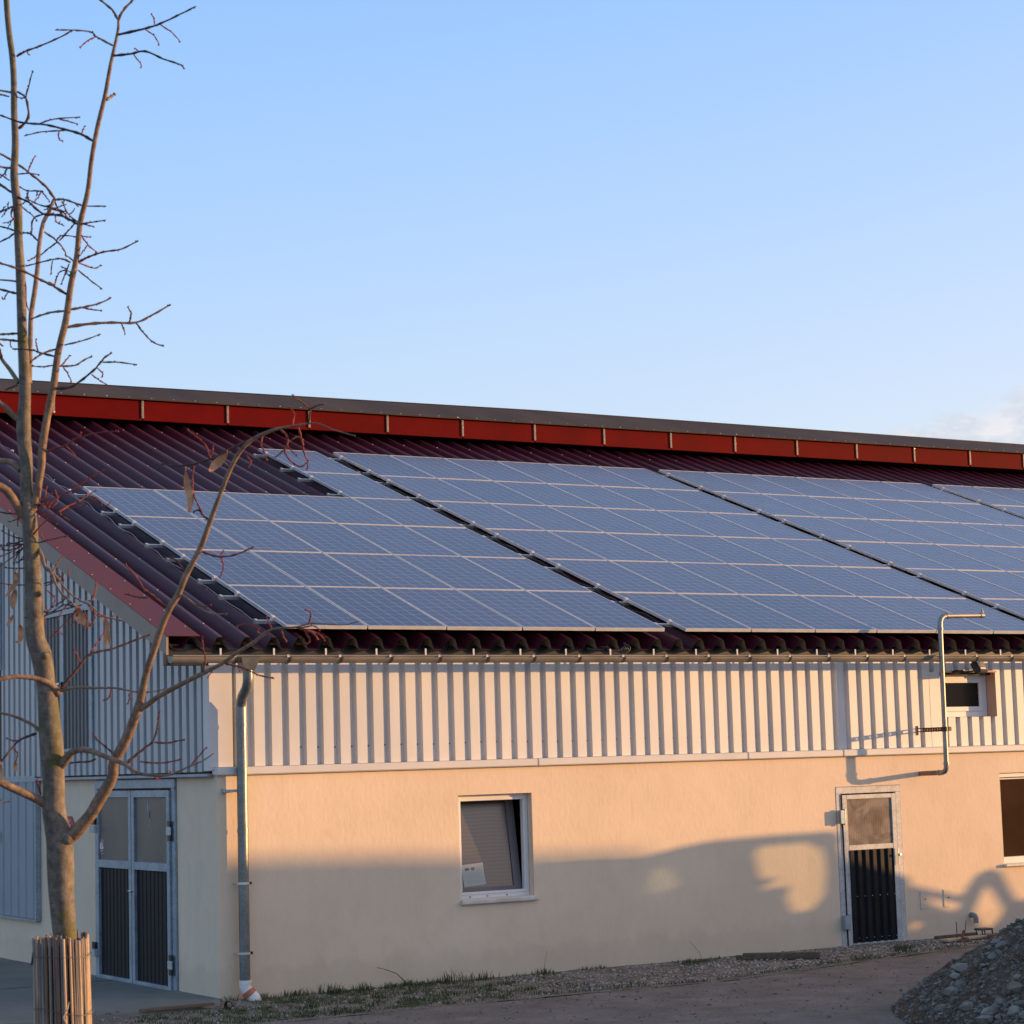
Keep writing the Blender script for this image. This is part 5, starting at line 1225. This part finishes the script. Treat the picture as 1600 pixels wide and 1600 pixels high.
mw=N(nt,'ShaderNodeMix',data_type='RGBA',blend_type='MULTIPLY'); mw.inputs[0].default_value=1; L(nt,gr.outputs[0],mw.inputs[6]); L(nt,wcol.outputs[0],mw.inputs[7])
dt=N(nt,'ShaderNodeVectorMath',operation='DOT_PRODUCT'); dt.inputs[1].default_value=tuple(SUN); L(nt,tc.outputs['Generated'],dt.inputs[0])
dm=N(nt,'ShaderNodeMath',operation='MAXIMUM'); dm.inputs[1].default_value=0; L(nt,dt.outputs['Value'],dm.inputs[0])
dp_=N(nt,'ShaderNodeMath',operation='POWER'); dp_.inputs[1].default_value=5; L(nt,dm.outputs[0],dp_.inputs[0])
glow=N(nt,'ShaderNodeMix',data_type='RGBA',blend_type='MIX'); L(nt,dp_.outputs[0],glow.inputs[0]); L(nt,mw.outputs[2],glow.inputs[6]); glow.inputs[7].default_value=(2.1,1.4,.95,1)
mxs=N(nt,'ShaderNodeMix',data_type='RGBA'); L(nt,mk_.outputs[0],mxs.inputs[0]); L(nt,glow.outputs[2],mxs.inputs[6]); L(nt,cr.outputs[0],mxs.inputs[7])
bg2=N(nt,'ShaderNodeBackground'); bg2.inputs[1].default_value=.9; L(nt,mxs.outputs[2],bg2.inputs[0])
ad=N(nt,'ShaderNodeAddShader'); L(nt,bg1.outputs[0],ad.inputs[0]); L(nt,bg2.outputs[0],ad.inputs[1]); L(nt,ad.outputs[0],out.inputs[0])

sd=bpy.data.lights.new('sun','SUN'); sd.energy=6.8; sd.angle=R(.5); sd.color=(1,.53,.19)
so=bpy.data.objects.new('sun',sd); col.objects.link(so); so.rotation_euler=SUN.to_track_quat('Z','Y').to_euler(); so.location=(20,-20,10)

cd=bpy.data.cameras.new('camera'); cd.sensor_width=36; cd.lens=F/1600*36; cd.clip_end=3000; cd.clip_start=.1
cd.dof.use_dof=True; cd.dof.focus_distance=25; cd.dof.aperture_fstop=9
co=bpy.data.objects.new('camera',cd); col.objects.link(co)
m=Matrix(((CR.x,CU.x,-CF.x,C.x),(CR.y,CU.y,-CF.y,C.y),(CR.z,CU.z,-CF.z,C.z),(0,0,0,1))); co.matrix_world=m
scene.camera=co
scene.view_settings.view_transform='Standard'; scene.view_settings.look='None'; scene.view_settings.exposure=0
